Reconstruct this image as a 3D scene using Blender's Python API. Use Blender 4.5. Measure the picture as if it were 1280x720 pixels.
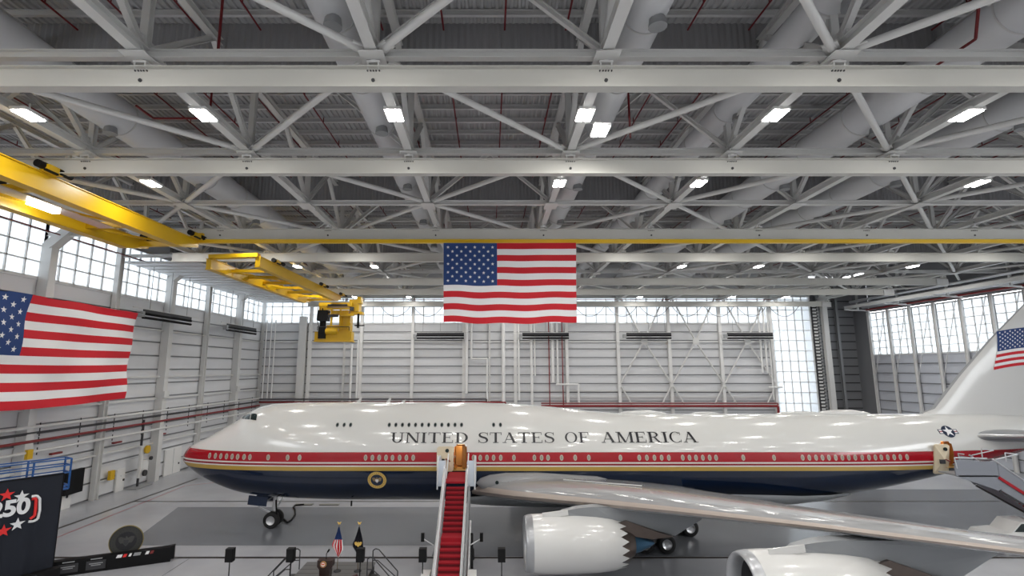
import bpy, bmesh, math, random
from mathutils import Vector, Matrix
from mathutils.bvhtree import BVHTree
random.seed(7)
PI = math.pi
sc = bpy.context.scene
for o in list(bpy.data.objects): bpy.data.objects.remove(o)
COL = sc.collection

# ---------------------------------------------------------------- camera
CAMH, PITCH, FOC, PX, PY = 12.5, math.radians(8.97), 640.0, 612.0, 360.0
cam_d = bpy.data.cameras.new('camera'); cam = bpy.data.objects.new('camera', cam_d); COL.objects.link(cam)
cam.location = (0, 0, CAMH); cam.rotation_euler = (PI/2 + PITCH, 0, 0)
cam_d.sensor_width = 36; cam_d.lens = 18.0; cam_d.shift_x = (640-PX)/1280; cam_d.clip_end = 600
sc.camera = cam
# ---------------------------------------------------------------- world, exposure
w = bpy.data.worlds.new('world'); sc.world = w; w.use_nodes = True
bg = w.node_tree.nodes['Background']; bg.inputs[0].default_value = (0.95, 0.98, 1.0, 1); bg.inputs[1].default_value = 8.5
sc.view_settings.view_transform = 'Standard'; sc.view_settings.look = 'None'
sc.view_settings.gamma = 1; sc.view_settings.exposure = -0.18; sc.view_settings.use_curve_mapping = False
sc.cycles.use_denoising = True
sc.cycles.max_bounces = 8; sc.cycles.diffuse_bounces = 5; sc.cycles.glossy_bounces = 3
LAMP_W = 300.0

def ray(x, y):
    v = PY - y
    return Vector(((x-PX), FOC*math.cos(PITCH) - v*math.sin(PITCH), FOC*math.sin(PITCH) + v*math.cos(PITCH)))
def at(x, y, Y):            # world point seen at photo pixel (x, y), standing Y metres in front of the camera
    r = ray(x, y); k = Y/r.y
    return Vector((r.x*k, Y, CAMH + r.z*k))
def at_z(x, y, z):
    r = ray(x, y); k = (z-CAMH)/r.z
    return Vector((r.x*k, r.y*k, z))

# ---------------------------------------------------------------- materials
MATS = {}
def mat(name, col, rough=0.5, metal=0.0, noise=0.0, nscale=3.0, emit=0, coat=0.0, bump=0.0, spec=0.5):
    if name in MATS: return MATS[name]
    m = bpy.data.materials.new(name); m.use_nodes = True; nt = m.node_tree
    b = nt.nodes['Principled BSDF']; c = (*col, 1)
    b.inputs['Base Color'].default_value = c; b.inputs['Roughness'].default_value = rough
    b.inputs['Metallic'].default_value = metal; b.inputs['Specular IOR Level'].default_value = spec
    if coat: b.inputs['Coat Weight'].default_value = coat; b.inputs['Coat Roughness'].default_value = 0.05
    if emit:
        b.inputs['Emission Color'].default_value = c; b.inputs['Emission Strength'].default_value = emit
    if noise or bump:
        tc = nt.nodes.new('ShaderNodeTexCoord'); n = nt.nodes.new('ShaderNodeTexNoise')
        n.inputs['Scale'].default_value = nscale; n.inputs['Detail'].default_value = 4
        nt.links.new(tc.outputs['Object'], n.inputs['Vector'])
        if noise:
            r = nt.nodes.new('ShaderNodeMapRange'); r.inputs[3].default_value = 1-noise; r.inputs[4].default_value = 1+noise
            mx = nt.nodes.new('ShaderNodeVectorMath'); mx.operation = 'SCALE'; mx.inputs[0].default_value = col
            nt.links.new(n.outputs['Fac'], r.inputs[0]); nt.links.new(r.outputs[0], mx.inputs['Scale'])
            nt.links.new(mx.outputs[0], b.inputs['Base Color'])
        if bump:
            bp = nt.nodes.new('ShaderNodeBump'); bp.inputs['Strength'].default_value = bump; bp.inputs['Distance'].default_value = .02
            nt.links.new(n.outputs['Fac'], bp.inputs['Height']); nt.links.new(bp.outputs[0], b.inputs['Normal'])
    MATS[name] = m; return m
M_STEEL = mat('white_steel', (.66,.66,.65), .45, noise=.06, nscale=.7)
M_BEAM  = mat('beam_paint', (.58,.575,.54), .45, noise=.07, nscale=.5)
M_DECK  = mat('roof_deck', (.42,.42,.43), .6, noise=.06, nscale=.6)
M_PURL  = mat('purlin_paint', (.60,.60,.60), .55)
M_CURT  = mat('curtain_metal', (.30,.30,.31), .6)
M_DUCT  = mat('duct_metal', (.66,.67,.69), .42, noise=.05, nscale=1.2)
M_WALL  = mat('wall_metal', (.68,.69,.71), .5, noise=.05, nscale=.4)
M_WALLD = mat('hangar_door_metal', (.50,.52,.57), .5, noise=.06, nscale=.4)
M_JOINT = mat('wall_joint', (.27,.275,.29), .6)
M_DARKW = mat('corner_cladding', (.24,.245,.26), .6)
M_YEL   = mat('crane_yellow', (.66,.40,.006), .35, noise=.05, nscale=1.0)
M_YEL2  = mat('rail_yellow', (.80,.50,.01), .4)
M_RED   = mat('pipe_red', (.22,.012,.014), .4)
M_SPR   = mat('sprinkler_red', (.17,.008,.012), .5)
M_BLK   = mat('black', (.006,.006,.007), .6, spec=.2)
M_RUB   = mat('rubber', (.015,.015,.016), .8)
M_DGRY  = mat('dark_grey', (.045,.045,.05), .5, spec=.3)
M_GREY  = mat('mid_grey', (.30,.31,.32), .5)
M_SILV  = mat('silver', (.70,.71,.73), .28, metal=.8)
M_WHT   = mat('white_paint', (.78,.78,.77), .3)
M_GOLD  = mat('gold', (.72,.48,.12), .35)
M_NAVY  = mat('navy', (.012,.025,.06), .4)
M_TEXT  = mat('lettering_black', (.02,.02,.025), .35)
M_BLUE  = mat('lift_blue', (.02,.10,.32), .4)
M_EXH   = mat('exhaust_metal', (.16,.13,.115), .4, metal=.8, noise=.15)
M_FRED  = mat('flag_red', (.58,.006,.018), .7)
M_FWHT  = mat('flag_white', (.84,.84,.85), .7)
M_FBLU  = mat('flag_blue', (.015,.05,.19), .7)
M_CREAM = mat('cream_lining', (.72,.62,.45), .5)
M_WOOD  = mat('cabin_wood', (.42,.20,.05), .35, noise=.3, nscale=4)
M_CARP  = mat('red_carpet', (.36,.007,.018), .9, noise=.12, nscale=20)
M_GLASSD= mat('dark_glass', (.02,.03,.03), .05)
M_WINP  = mat('cabin_pane', (.36,.31,.25), .15)
M_LITD  = mat('lamp_diffuser', (1,.98,.94), .5, emit=30)

def floor_mat():
    m = bpy.data.materials.new('epoxy_floor'); m.use_nodes = True; nt = m.node_tree; b = nt.nodes['Principled BSDF']
    tc = nt.nodes.new('ShaderNodeTexCoord'); n = nt.nodes.new('ShaderNodeTexNoise'); n.inputs['Scale'].default_value = .12; n.inputs['Detail'].default_value = 6
    cr = nt.nodes.new('ShaderNodeValToRGB'); cr.color_ramp.elements[0].color = (.36,.37,.40,1); cr.color_ramp.elements[1].color = (.50,.51,.54,1)
    cr.color_ramp.elements[0].position = .3; cr.color_ramp.elements[1].position = .7
    nt.links.new(tc.outputs['Object'], n.inputs[0]); nt.links.new(n.outputs['Fac'], cr.inputs[0]); nt.links.new(cr.outputs[0], b.inputs['Base Color'])
    b.inputs['Roughness'].default_value = .22
    return m
M_FLOOR = floor_mat()
M_PAD = mat('pad_grey_paint', (.18,.19,.21), .22, noise=.12, nscale=.15)
M_LINE = mat('floor_line_brown', (.025,.018,.015), .4)
M_LRED = mat('floor_line_red', (.30,.03,.05), .4)

def pane_mat():
    m = bpy.data.materials.new('translucent_pane'); m.use_nodes = True; nt = m.node_tree
    nt.nodes.remove(nt.nodes['Principled BSDF']); out = nt.nodes['Material Output']
    tr = nt.nodes.new('ShaderNodeBsdfTranslucent'); gl = nt.nodes.new('ShaderNodeBsdfDiffuse'); mx = nt.nodes.new('ShaderNodeMixShader')
    gl.inputs[0].default_value = (.7,.72,.74,1); mx.inputs[0].default_value = .35
    tc = nt.nodes.new('ShaderNodeTexCoord'); br = nt.nodes.new('ShaderNodeTexBrick')
    br.offset = 0; br.inputs['Scale'].default_value = 1; br.inputs['Brick Width'].default_value = .28; br.inputs['Row Height'].default_value = .28
    br.inputs['Mortar Size'].default_value = .014; br.inputs['Color1'].default_value = (.66,.68,.70,1); br.inputs['Color2'].default_value = (.63,.66,.68,1); br.inputs['Mortar'].default_value = (.42,.44,.46,1)
    nt.links.new(tc.outputs['Object'], br.inputs[0]); nt.links.new(br.outputs[0], tr.inputs[0])
    nt.links.new(tr.outputs[0], mx.inputs[1]); nt.links.new(gl.outputs[0], mx.inputs[2]); nt.links.new(mx.outputs[0], out.inputs[0])
    return m
M_PANE = pane_mat()

def fus_mat():
    m = bpy.data.materials.new('livery_paint'); m.use_nodes = True; nt = m.node_tree; b = nt.nodes['Principled BSDF']
    g = nt.nodes.new('ShaderNodeNewGeometry'); s = nt.nodes.new('ShaderNodeSeparateXYZ'); nt.links.new(g.outputs['Position'], s.inputs[0])
    r = nt.nodes.new('ShaderNodeMapRange'); r.inputs[1].default_value = 4.0; r.inputs[2].default_value = 7.0
    nt.links.new(s.outputs[2], r.inputs[0])
    cr = nt.nodes.new('ShaderNodeValToRGB'); cr.color_ramp.interpolation = 'CONSTANT'; e = cr.color_ramp.elements
    stops = [(0,(.005,.013,.036,1)),(4.88,(.46,.30,.06,1)),(5.19,(.68,.66,.63,1)),(5.28,(.26,.01,.02,1)),(5.42,(.68,.66,.63,1)),(5.53,(.36,.002,.010,1)),(6.24,(.70,.70,.68,1))]
    while len(e) < len(stops): e.new(.5)
    for k,(z,c) in enumerate(stops): e[k].position = max(0,(z-4)/3); e[k].color = c
    nt.links.new(r.outputs[0], cr.inputs[0]); nt.links.new(cr.outputs[0], b.inputs['Base Color'])
    b.inputs['Roughness'].default_value = .16; b.inputs['Coat Weight'].default_value = .4; b.inputs['Coat Roughness'].default_value = .04
    return m
M_FUS = fus_mat()
M_PWHT = mat('aircraft_white', (.66,.66,.65), .22, coat=.3)
M_PGRY = mat('aircraft_grey', (.27,.285,.30), .3, noise=.04, nscale=.5)
M_WING = mat('wing_grey', (.33,.335,.345), .14, noise=.05, nscale=.4)
M_WLE  = mat('wing_edge_tan', (.42,.36,.32), .35)

# ---------------------------------------------------------------- object helpers
WM = {}
def link(o, parent=None, M=None):
    COL.objects.link(o); M = M or Matrix.Identity(4); WM[o.name] = M
    if parent:
        o.parent = parent; o.matrix_basis = WM[parent.name].inverted() @ M
    else: o.matrix_basis = M
    return o
def empty(name, loc, label=None, cat=None, group=None, kind=None, rz=0):
    o = bpy.data.objects.new(name, None); o.empty_display_size = .3
    link(o, None, Matrix.Translation(loc) @ Matrix.Rotation(rz, 4, 'Z')); return tag(o, label, cat, group, kind)
def tag(o, label=None, cat=None, group=None, kind=None):
    if label: o['label'] = label
    if cat: o['category'] = cat
    if group: o['group'] = group
    if kind: o['kind'] = kind
    return o
class MB:
    def __init__(s): s.v = []; s.f = []; s.mi = []; s.sm = []
    def add(s, vs, fs, mi=0, sm=False):
        b = len(s.v); s.v += [Vector(p) for p in vs]
        for f in fs: s.f.append([b+i for i in f]); s.mi.append(mi); s.sm.append(sm)
        return s
    def box(s, c, d, mi=0, M=None):
        x,y,z = d[0]/2,d[1]/2,d[2]/2; c = Vector(c)
        vs = [Vector((i*x,j*y,k*z)) for i in (-1,1) for j in (-1,1) for k in (-1,1)]
        vs = [(M @ p if M else p) + c for p in vs]
        return s.add(vs, [(0,1,3,2),(4,6,7,5),(0,4,5,1),(2,3,7,6),(0,2,6,4),(1,5,7,3)], mi)
    def tube(s, p0, p1, r0, r1=None, n=10, mi=0, caps=True):
        p0 = Vector(p0); p1 = Vector(p1); r1 = r0 if r1 is None else r1
        B = basis(p1-p0); vs = []
        for p,r in ((p0,r0),(p1,r1)):
            for k in range(n): a = 2*PI*k/n; vs.append(p + B @ Vector((r*math.cos(a), r*math.sin(a), 0)))
        s.add(vs, [(k,(k+1)%n,n+(k+1)%n,n+k) for k in range(n)], mi, True)
        if caps: s.add(vs, [tuple(range(n-1,-1,-1)), tuple(range(n,2*n))], mi)
        return s
    def path(s, pts, r, n=8, mi=0):
        for a,b in zip(pts, pts[1:]): s.tube(a, b, r, n=n, mi=mi)
        return s
    def bar(s, p0, p1, w_, h_, mi=0):
        p0 = Vector(p0); p1 = Vector(p1); B = basis(p1-p0); L = (p1-p0).length
        return s.box((p0+p1)/2, (w_, h_, L), mi, B)
    def lathe(s, prof, M=None, n=24, mi=0, sm=True, closed=False):   # prof: (radius, z) spun about z
        vs = []
        for r,z in prof:
            for k in range(n):
                a = 2*PI*k/n; p = Vector((r*math.cos(a), r*math.sin(a), z)); vs.append(M @ p if M else p)
        fs = [(i*n+k, i*n+(k+1)%n, (i+1)*n+(k+1)%n, (i+1)*n+k) for i in range(len(prof)-1) for k in range(n)]
        return s.add(vs, fs, mi, sm)
    def prism(s, poly, M, d, mi=0):       # 2-D polygon extruded d along local z of M
        n = len(poly); vs = [M @ Vector((x,y,0)) for x,y in poly] + [M @ Vector((x,y,d)) for x,y in poly]
        return s.add(vs, [tuple(range(n-1,-1,-1)), tuple(range(n,2*n))] + [(k,(k+1)%n,n+(k+1)%n,n+k) for k in range(n)], mi)
    def mesh(s, name, mats):
        me = bpy.data.meshes.new(name); me.from_pydata(s.v, [], s.f)
        for m in (mats if isinstance(mats,(list,tuple)) else [mats]): me.materials.append(m)
        me.polygons.foreach_set('material_index', s.mi); me.polygons.foreach_set('use_smooth', s.sm); me.update(); return me
    def build(s, name, mats, parent=None, M=None):
        return link(bpy.data.objects.new(name, s.mesh(name, mats)), parent, M)
def basis(d, up=None):
    z = Vector(d).normalized(); up = Vector(up) if up else (Vector((0,0,1)) if abs(z.z) < .95 else Vector((0,1,0)))
    x = z.cross(up).normalized(); y = z.cross(x)
    return Matrix((x,y,z)).transposed()
def inst(name, me, parent=None, M=None): return link(bpy.data.objects.new(name, me), parent, M)
CACHE = {}
def prof_mesh(prof, L, m):
    key = (prof, round(L,2), m.name)
    if key in CACHE: return CACHE[key]
    b = MB(); k = prof[0]
    if k == 'H':
        _,w_,h_,tf = prof
        for sgn in (-1,1): b.box((0, sgn*(h_/2-tf/2), L/2), (w_, tf, L))
        b.box((0,0,L/2), (tf*.8, h_-2*tf, L))
    elif k == 'T': b.tube((0,0,0), (0,0,L), prof[1], n=prof[2] if len(prof)>2 else 10)
    elif k == 'B': b.box((0,0,L/2), (prof[1], prof[2], L))
    CACHE[key] = b.mesh(k+'_section', m); return CACHE[key]
def member(name, p0, p1, prof, m, parent=None, up=None):
    p0 = Vector(p0); p1 = Vector(p1)
    M = basis(p1-p0, up).to_4x4(); M.translation = p0
    return inst(name, prof_mesh(prof, (p1-p0).length, m), parent, M)
def struct(o): o['kind'] = 'structure'; return o
TENS = {20:'twentieth',30:'thirtieth'}
ORD = ['first','second','third','fourth','fifth','sixth','seventh','eighth','ninth','tenth','eleventh','twelfth','thirteenth','fourteenth','fifteenth','sixteenth','seventeenth','eighteenth','nineteenth','twentieth']
ORD += ['twenty-'+o for o in ORD[:9]]+['thirtieth']+['thirty-'+o for o in ORD[:9]]

# ================================================================= THE HALL
XL, XR, YB, YF = -38.6, 64.6, 86.6, -14.0
ZB, ZC, ZT, ZROOF = 23.1, 24.05, 27.9, 28.9           # crane beams, bottom chords, top chords, roof deck
NX = [-4.3+8.6*k for k in range(-4, 9)]               # chord lines (index i = k)
NY = [17.5+8.6*k for k in range(-4, 9)]
fl = MB().box(((XL+XR)/2, (YB+6+YF)/2, -.2), (XR-XL+1, YB+6-YF+1, .4)).build('floor', M_FLOOR); struct(fl)
def mark(name, poly, m, z=.004, h=.004):
    b = MB().prism(poly, Matrix.Translation((0,0,z-.003)), h); return struct(b.build(name, m, fl))
mark('painted_pad', [(-26,39.1),(-3.9,39.1),(-3.9,49.4),(-28.5,49.4)], M_PAD)
mark('painted_pad', [(-3.9,36.95),(64,36.95),(64,56.4),(3.5,56.4),(3.5,49.4),(-3.9,49.4)], M_PAD)
mark('floor_line', [(-34.5,36.55),(64,36.55),(64,36.85),(-34.5,36.85)], M_LINE, .01)
mark('floor_line', [(-33.9,51.3),(64,51.3),(64,51.55),(-33.9,51.55)], M_LINE, .01)
mark('floor_line', [(-34.9,20),(-34.65,20),(-33.6,61.8),(-33.85,61.8)], M_LINE, .01)
mark('floor_line', [(-31.9,20),(-31.8,20),(-32.9,58),(-33.0,58)], M_LRED, .01)
mark('floor_line', [(-33.0,58),(-32.9,58),(-30.5,59.6),(-25.5,59.9),(-25.5,60),(-30.5,59.75)], M_LRED, .01)
mark('floor_joint', [(-19.9,20),(-19.87,20),(-20.0,36.5),(-20.03,36.5)], M_DGRY, .01)

# roof deck: real corrugations running away from the camera
b = MB(); nrib = 300; x = XL; st = (XR-XL)/nrib
vs = []; fs = []
for k in range(nrib):
    for dx,dz in ((0,0),(.35,0),(.5,.09),(.85,.09)):
        vs += [(x+k*st+dx*st, YF, ZROOF+dz), (x+k*st+dx*st, YB+6, ZROOF+dz)]
n = len(vs)//2
fs = [(2*i,2*i+1,2*i+3,2*i+2) for i in range(n-1)]
b.add(vs, fs); b.box(((XL+XR)/2, (YB+6+YF)/2, ZROOF+.3), (XR-XL+1, YB+6-YF+1, .2))
ceil = struct(b.build('ceiling', M_DECK))
y = YF+1
while y < YB:
    struct(member('purlin', (XL,y,ZROOF-.16), (XR,y,ZROOF-.16), ('H',.16,.3,.02), M_PURL, ceil)); y += 1.72
for yy,z0 in ((22.3,26.3),(41.2,26.3),(60.3,26.3)):
    t = empty('draft_curtain', (13,yy,z0), 'corrugated grey draft curtain hanging under the roof deck, %s from the camera' % {22.3:'nearest',41.2:'second'}.get(yy,'third'), 'draft curtain', 'draft curtains')
    b = MB(); vs = []
    for k in range(344):
        for dx,dy in ((0,0),(.15,.06)): vs += [(XL+k*.3+dx, yy+dy, z0), (XL+k*.3+dx, yy+dy, ZROOF)]
    b.add(vs, [(2*i,2*i+2,2*i+3,2*i+1) for i in range(len(vs)//2-1)]); b.build('corrugated_sheet', M_CURT, t)
    member('bottom_rail', (XL,yy,z0), (XR,yy,z0), ('B',.12,.1), M_PURL, t)

# ---- walls
def panel_mesh(L, h, m):
    key = ('pan', round(L,2), round(h,2), m.name)
    if key not in CACHE:
        b = MB().box((L/2, 0, h/2+.07), (L, .10, h-.17)); b.box((L/2, -.09, h-.07), (L, .16, .08))
        k = .45
        CACHE[key] = b.mesh("wall_panel", m)
    return CACHE[key]
def wall(name, p0, d, L, z1, bays, rowh, m, mdark, z0=0):
    """backing slab plus one tray panel per bay and row; p0 start, d direction (unit), inner side = left of d rotated"""
    d = Vector(d); nrm = Vector((d.y, -d.x, 0))       # points into the hall when chosen so
    B = Matrix((d, -nrm, Vector((0,0,1)))).transposed().to_4x4()
    c = Vector(p0) + d*L/2 - nrm*.25
    s = MB().box((0,0,0), (L+1.2, .3, z1-z0)).build(name, mdark, None, Matrix.Translation(c+Vector((0,0,(z0+z1)/2))) @ B); struct(s)
    for a0,a1 in bays:
        z = z0; me = panel_mesh(a1-a0-.06, rowh, m)
        while z + rowh <= z1+.01:
            M = B.copy(); M.translation = Vector(p0) + d*(a0+.03) + Vector((0,0,z)); struct(inst('wall_panel', me, s, M)); z += rowh
    return s
# back wall, columns every 8.6 m
xb = [XL] + [x for x in NX if XL+1 < x < 50]
bays = [(a-XL, c-XL) for a,c in zip(xb, xb[1:])]
wall_back = wall('wall_back', (XL,YB,0), (1,0,0), 47.3-XL, 20.02, bays, 1.43, M_WALL, M_JOINT)
struct(MB().box(((XL+47.3)/2, YB+.15, (24.6+29)/2), (47.3-XL+.8, .3, 4.4)).build('upper_wall', M_WALL, wall_back))
struct(MB().box((50.9, YB+.1, 26.9), (7.6, .3, 4.3)).build('upper_wall', M_WALL, wall_back))
# left wall
yl = [YF] + [y for y in NY if y > YF+2]
yl[-1] = YB
bays = [(YB-c, YB-a) for a,c in zip(yl, yl[1:])]
wall_left = wall('wall_left', (XL,YF,0), (0,1,0), YB-YF, 20.1, [(a-YF,c-YF) for a,c in zip(yl, yl[1:])], 1.546, M_WALL, M_JOINT)
struct(MB().box((XL-.1, (YB+YF)/2, 27.2), (.3, YB-YF+.8, 3.4)).build('upper_wall', M_WALL, wall_left))
# right wall = tall hangar door line
yr = [YF] + [YF + 4.3*k + (YB-YF) % 4.3 for k in range(0, 40) if YF + 4.3*k + (YB-YF) % 4.3 < YB+.1]
if yr[1]-yr[0] < .5: yr.pop(1)
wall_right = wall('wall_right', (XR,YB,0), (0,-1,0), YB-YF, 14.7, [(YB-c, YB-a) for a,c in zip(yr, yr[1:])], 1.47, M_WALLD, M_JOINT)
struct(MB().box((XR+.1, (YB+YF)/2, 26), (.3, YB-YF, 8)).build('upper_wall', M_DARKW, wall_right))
# front wall behind the camera (seen only from other positions and in reflections)
struct(MB().box(((XL+XR)/2, YF-.2, 14.5), (XR-XL, .3, 29)).build('wall_front', M_WALL))
# dark corner recess at the right end of the back wall
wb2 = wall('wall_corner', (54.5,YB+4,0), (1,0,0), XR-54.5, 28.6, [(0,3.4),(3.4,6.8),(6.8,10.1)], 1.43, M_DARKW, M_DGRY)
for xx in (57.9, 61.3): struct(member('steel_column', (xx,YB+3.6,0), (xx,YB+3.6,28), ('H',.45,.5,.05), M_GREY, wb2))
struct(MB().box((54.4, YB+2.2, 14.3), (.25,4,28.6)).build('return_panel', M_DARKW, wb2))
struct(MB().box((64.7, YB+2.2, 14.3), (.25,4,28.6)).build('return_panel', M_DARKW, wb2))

# ---- windows: frame mesh + every pane
NWIN = [0]
def window(p0, d, widths, z0, heights, label=None, mull=.11):
    NWIN[0] += 1; d = Vector(d); nrm = Vector((d.y,-d.x,0)); L = sum(widths); H = sum(heights)
    B = Matrix((d, -nrm, Vector((0,0,1)))).transposed().to_4x4(); B.translation = Vector(p0)+Vector((0,0,z0))
    e = empty('window_%d' % NWIN[0], Vector(p0)+Vector((0,0,z0)), None, None, None, 'structure')
    f = MB(); a = 0
    for k in range(len(widths)+1):
        t = .2 if k in (0,len(widths)) else mull; f.box((a,-.05,H/2), (t,.18,H+t))
        if k < len(widths): a += widths[k]
    z = 0
    for k in range(len(heights)+1):
        t = .22 if k in (0,len(heights)) else mull; f.box((L/2,-.05,z), (L,.18,t))
        if k < len(heights): z += heights[k]
    struct(f.build('window_frame', M_STEEL, e, B))
    a = 0
    for wd in widths:
        z = 0
        for h in heights:
            key = ('pane', round(wd,2), round(h,2))
            if key not in CACHE: CACHE[key] = MB().box((0,0,0), (wd-.02,.03,h-.02)).mesh('pane', M_PANE)
            # box pane rotated so its local xy is the pane plane (for the grid print)
            M = B @ Matrix.Translation((a+wd/2, .03, z+h/2))
            struct(inst('pane', CACHE[key], e, M)); z += h
        a += wd
    return e
for a,c in zip(xb, xb[1:]): window((a,YB,0), (1,0,0), [(c-a)/5]*5, 20.1, [1.42,1.42,1.5])
for a,c in zip(yl, yl[1:]):
    if c < 10: continue
    window((XL,a,0), (0,1,0), [(c-a)/5]*5, 20.15, [1.4,1.4,1.35,1.1])
window((47.6,YB,0), (1,0,0), [1.36]*5, 0, [1.72]*14 + [.6])
for a,c in zip(yr, yr[1:]):
    if c < 20: continue
    window((XR,c,0), (0,-1,0), [(c-a)/3]*3, 14.75, [1.17]*6, mull=.10)
# columns and girts on the walls
for k,yy in enumerate(yl[1:]):
    if yy < 5: continue
    if k % 2 == 0 and yy < 86:      # knee-bent crane columns
        b = MB(); W = .75
        b.box((XL+.55, yy, 11.6), (.9, W, 23.2))
        b.bar((XL+.55,yy,23.0), (XL+3.4,yy,25.6), .9, W); b.bar((XL+3.2,yy,25.5), (XL+3.2,yy,28.6), .9, W)
        b.box((XL+.55,yy,18.4),(1.1,W+.15,.12)); b.box((XL+.55,yy,7.2),(1.1,W+.15,.12)); b.box((XL+1.15,yy-.1,9.6),(.25,.9,.7))
        struct(b.build('bent_column', M_STEEL, wall_left))
    else:
        struct(member('steel_column', (XL+.4,yy,0), (XL+.4,yy,28.6), ('H',.5,.6,.05), M_STEEL, wall_left))
for z,r in ((16.9,.16),(11.6,.2),(9.1,.15),(4.2,.18)):
    struct(member('wall_girt', (XL+.35,8,z), (XL+.35,YB,z), ('B',r*1.2,r), M_STEEL, wall_left))
for k,xx in enumerate(xb[1:]):
    struct(member('steel_column', (xx,YB-.35,0), (xx,YB-.35,26), ('H',.5,.5,.05), M_WHT, wall_back))
for xx in (.0, 4.3-8.6*4+4.3+1.5):
    struct(member('steel_column', (xx,YB-.35,0), (xx,YB-.35,26), ('H',.3,.4,.04), M_STEEL, wall_back))
struct(MB().box((-31.3,YB-.6,10.6),(1.15,.8,21.2)).build('box_column', M_STEEL, wall_back))
for z,r in ((17.0,.22),(8.9,.18),(7.9,.16)):
    struct(member('wall_girt', (XL,YB-.3,z), (47.3,YB-.3,z), ('B',r,r), M_STEEL, wall_back))
struct(member('wall_girt', (XL,YB-.5,24.6), (47.3,YB-.5,24.6), ('B',.3,.4), M_STEEL, wall_back))
for a,c in zip(yr, yr[1:]):
    if c < 20: continue
    struct(member('door_mullion', (XR-.35,c,0), (XR-.35,c,22), ('H',.22,.5,.04), M_STEEL, wall_right))
    struct(member('door_brace', (XR-.6,a+.3,22), (XR-.6,c-.3,10.5), ('B',.08,.08), M_STEEL, wall_right))
# x braces on the back wall, three bays at the right
xs = [21.5, 30.1, 38.7, 47.3]
for a,c in zip(xs, xs[1:]):
    m_ = (a+c)/2; Y = YB-.75
    for p,q in (((m_,17.1),(a+.2,10.2)),((m_,17.1),(c-.2,10.2)),((m_,17.1),(a+.7,24.3)),((m_,17.1),(c-.7,24.3)),((a+.2,9.6),(a+1.9,6.6)),((c-.2,9.6),(c-1.9,6.6))):
        struct(member('wall_brace', (p[0],Y,p[1]), (q[0],Y,q[1]), ('T',.14,8), M_STEEL, wall_back))
    struct(MB().box((m_,Y-.16,17.0),(1.0,.1,1.1)).build('gusset_plate', M_STEEL, wall_back))
# door track rails over the right wall
dr = empty('hangar_door_track', (XR-3,40,22.5), 'bundle of silver track rails and pipes above the glazed hangar doors', 'door track')
for k,(dx,dz,r) in enumerate(((-.8,22.9,.28),(-1.5,23.3,.22),(-2.2,23.0,.18),(-.5,22.35,.14),(-2.9,23.7,.2))):
    member('rail', (XR+dx-.3,YF+4,dz), (XR+dx-.3,YB,dz), ('T',r,12), M_RED if k == 3 else M_SILV, dr)
member('rail', (XR-4.2,YF+4,22.7), (XR-4.2,YB,22.7), ('H',.3,.5,.05), M_STEEL, dr)
for yy in NY:
    if yy > 10: member('bracket', (XR-2.2,yy,22.2), (XR-2.2,yy,25.2), ('B',.25,.25), M_STEEL, dr)
    if yy > 10: member('bracket', (XR-4.4,yy,22.4), (XR-.2,yy,22.2), ('B',.2,.2), M_STEEL, dr)
# toothed dark strip with a pale post beside the tall glazing
tr = empty('cable_chain_post', (55.2,YB-.2,0), 'tall dark toothed cable chain on a pale post beside the full-height glazing', 'cable post')
member('backing', (55.0,YB-.1,0), (55.0,YB-.1,24), ('B',1.1,.1), M_DGRY, tr)
member('post', (56.4,YB-.6,0), (56.4,YB-.6,25), ('H',.8,.7,.06), M_STEEL, tr)
me = MB().box((0,0,0), (.55,.2,.3)).box((.5,-.05,.18),(.3,.12,.1)).mesh('clip', M_STEEL)
for k in range(42): inst('clip', me, tr, Matrix.Translation((55.0,YB-.28,1+k*.55)))
# white soffit above the left windows
so = struct(MB().box((XL+4, 69.5, 23.62), (8, 33.8, .08)).build('soffit', M_WALL, ceil))
for k in range(19): struct(member('soffit_rib', (XL+.1,53+k*1.8,23.52), (XL+8,53+k*1.8,23.52), ('B',.07,.1), M_PURL, ceil))

# ================================================================= ROOF STEEL
G_T = 'roof trusses running away from the camera'
for i,xx in enumerate(NX):
    if xx > 60 or xx < -37: continue
    nm = 'over the left end of the blue-canton flag' if abs(xx+4.3)<.1 else None
    side = i-4
    lab = 'white roof truss running front to back, ' + ('%s to the %s of the image centre' % (ORD[(side if side>0 else -side+1)-1], 'right' if side>0 else 'left'))
    t = empty('roof_truss', (xx,17.5,ZC), lab, 'truss', G_T)
    member('bottom_chord', (xx,YF,ZC+.05), (xx,YB,ZC+.05), ('H',.42,.42,.045), M_STEEL, t)
    member('top_chord', (xx,YF,ZT), (xx,YB,ZT), ('H',.35,.35,.04), M_STEEL, t)
    for j,yy in enumerate(NY[:-1]):
        odd = (i+j) % 2
        member('post', (xx,yy,ZC), (xx,yy,ZT), ('H',.3,.3,.03), M_STEEL, t)
        y2 = NY[j+1]; ym = (yy+y2)/2
        member('web_diagonal', (xx,yy,ZC+.1), (xx,ym,ZT-.1), ('H',.24,.26,.03), M_STEEL, t)
        member('web_diagonal', (xx,y2,ZC+.1), (xx,ym,ZT-.1), ('H',.24,.26,.03), M_STEEL, t)
        if yy > 8:
            b = CACHE.get('gus') or MB().box((0,0,.3),(.05,1.5,.85)).box((0,0,-.24),(.9,1.3,.05)).mesh('gusset_plate', M_STEEL); CACHE['gus'] = b
            inst('gusset_plate', b, t, Matrix.Translation((xx,yy,ZC)))
G_C = 'cross trusses under the roof'
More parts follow.
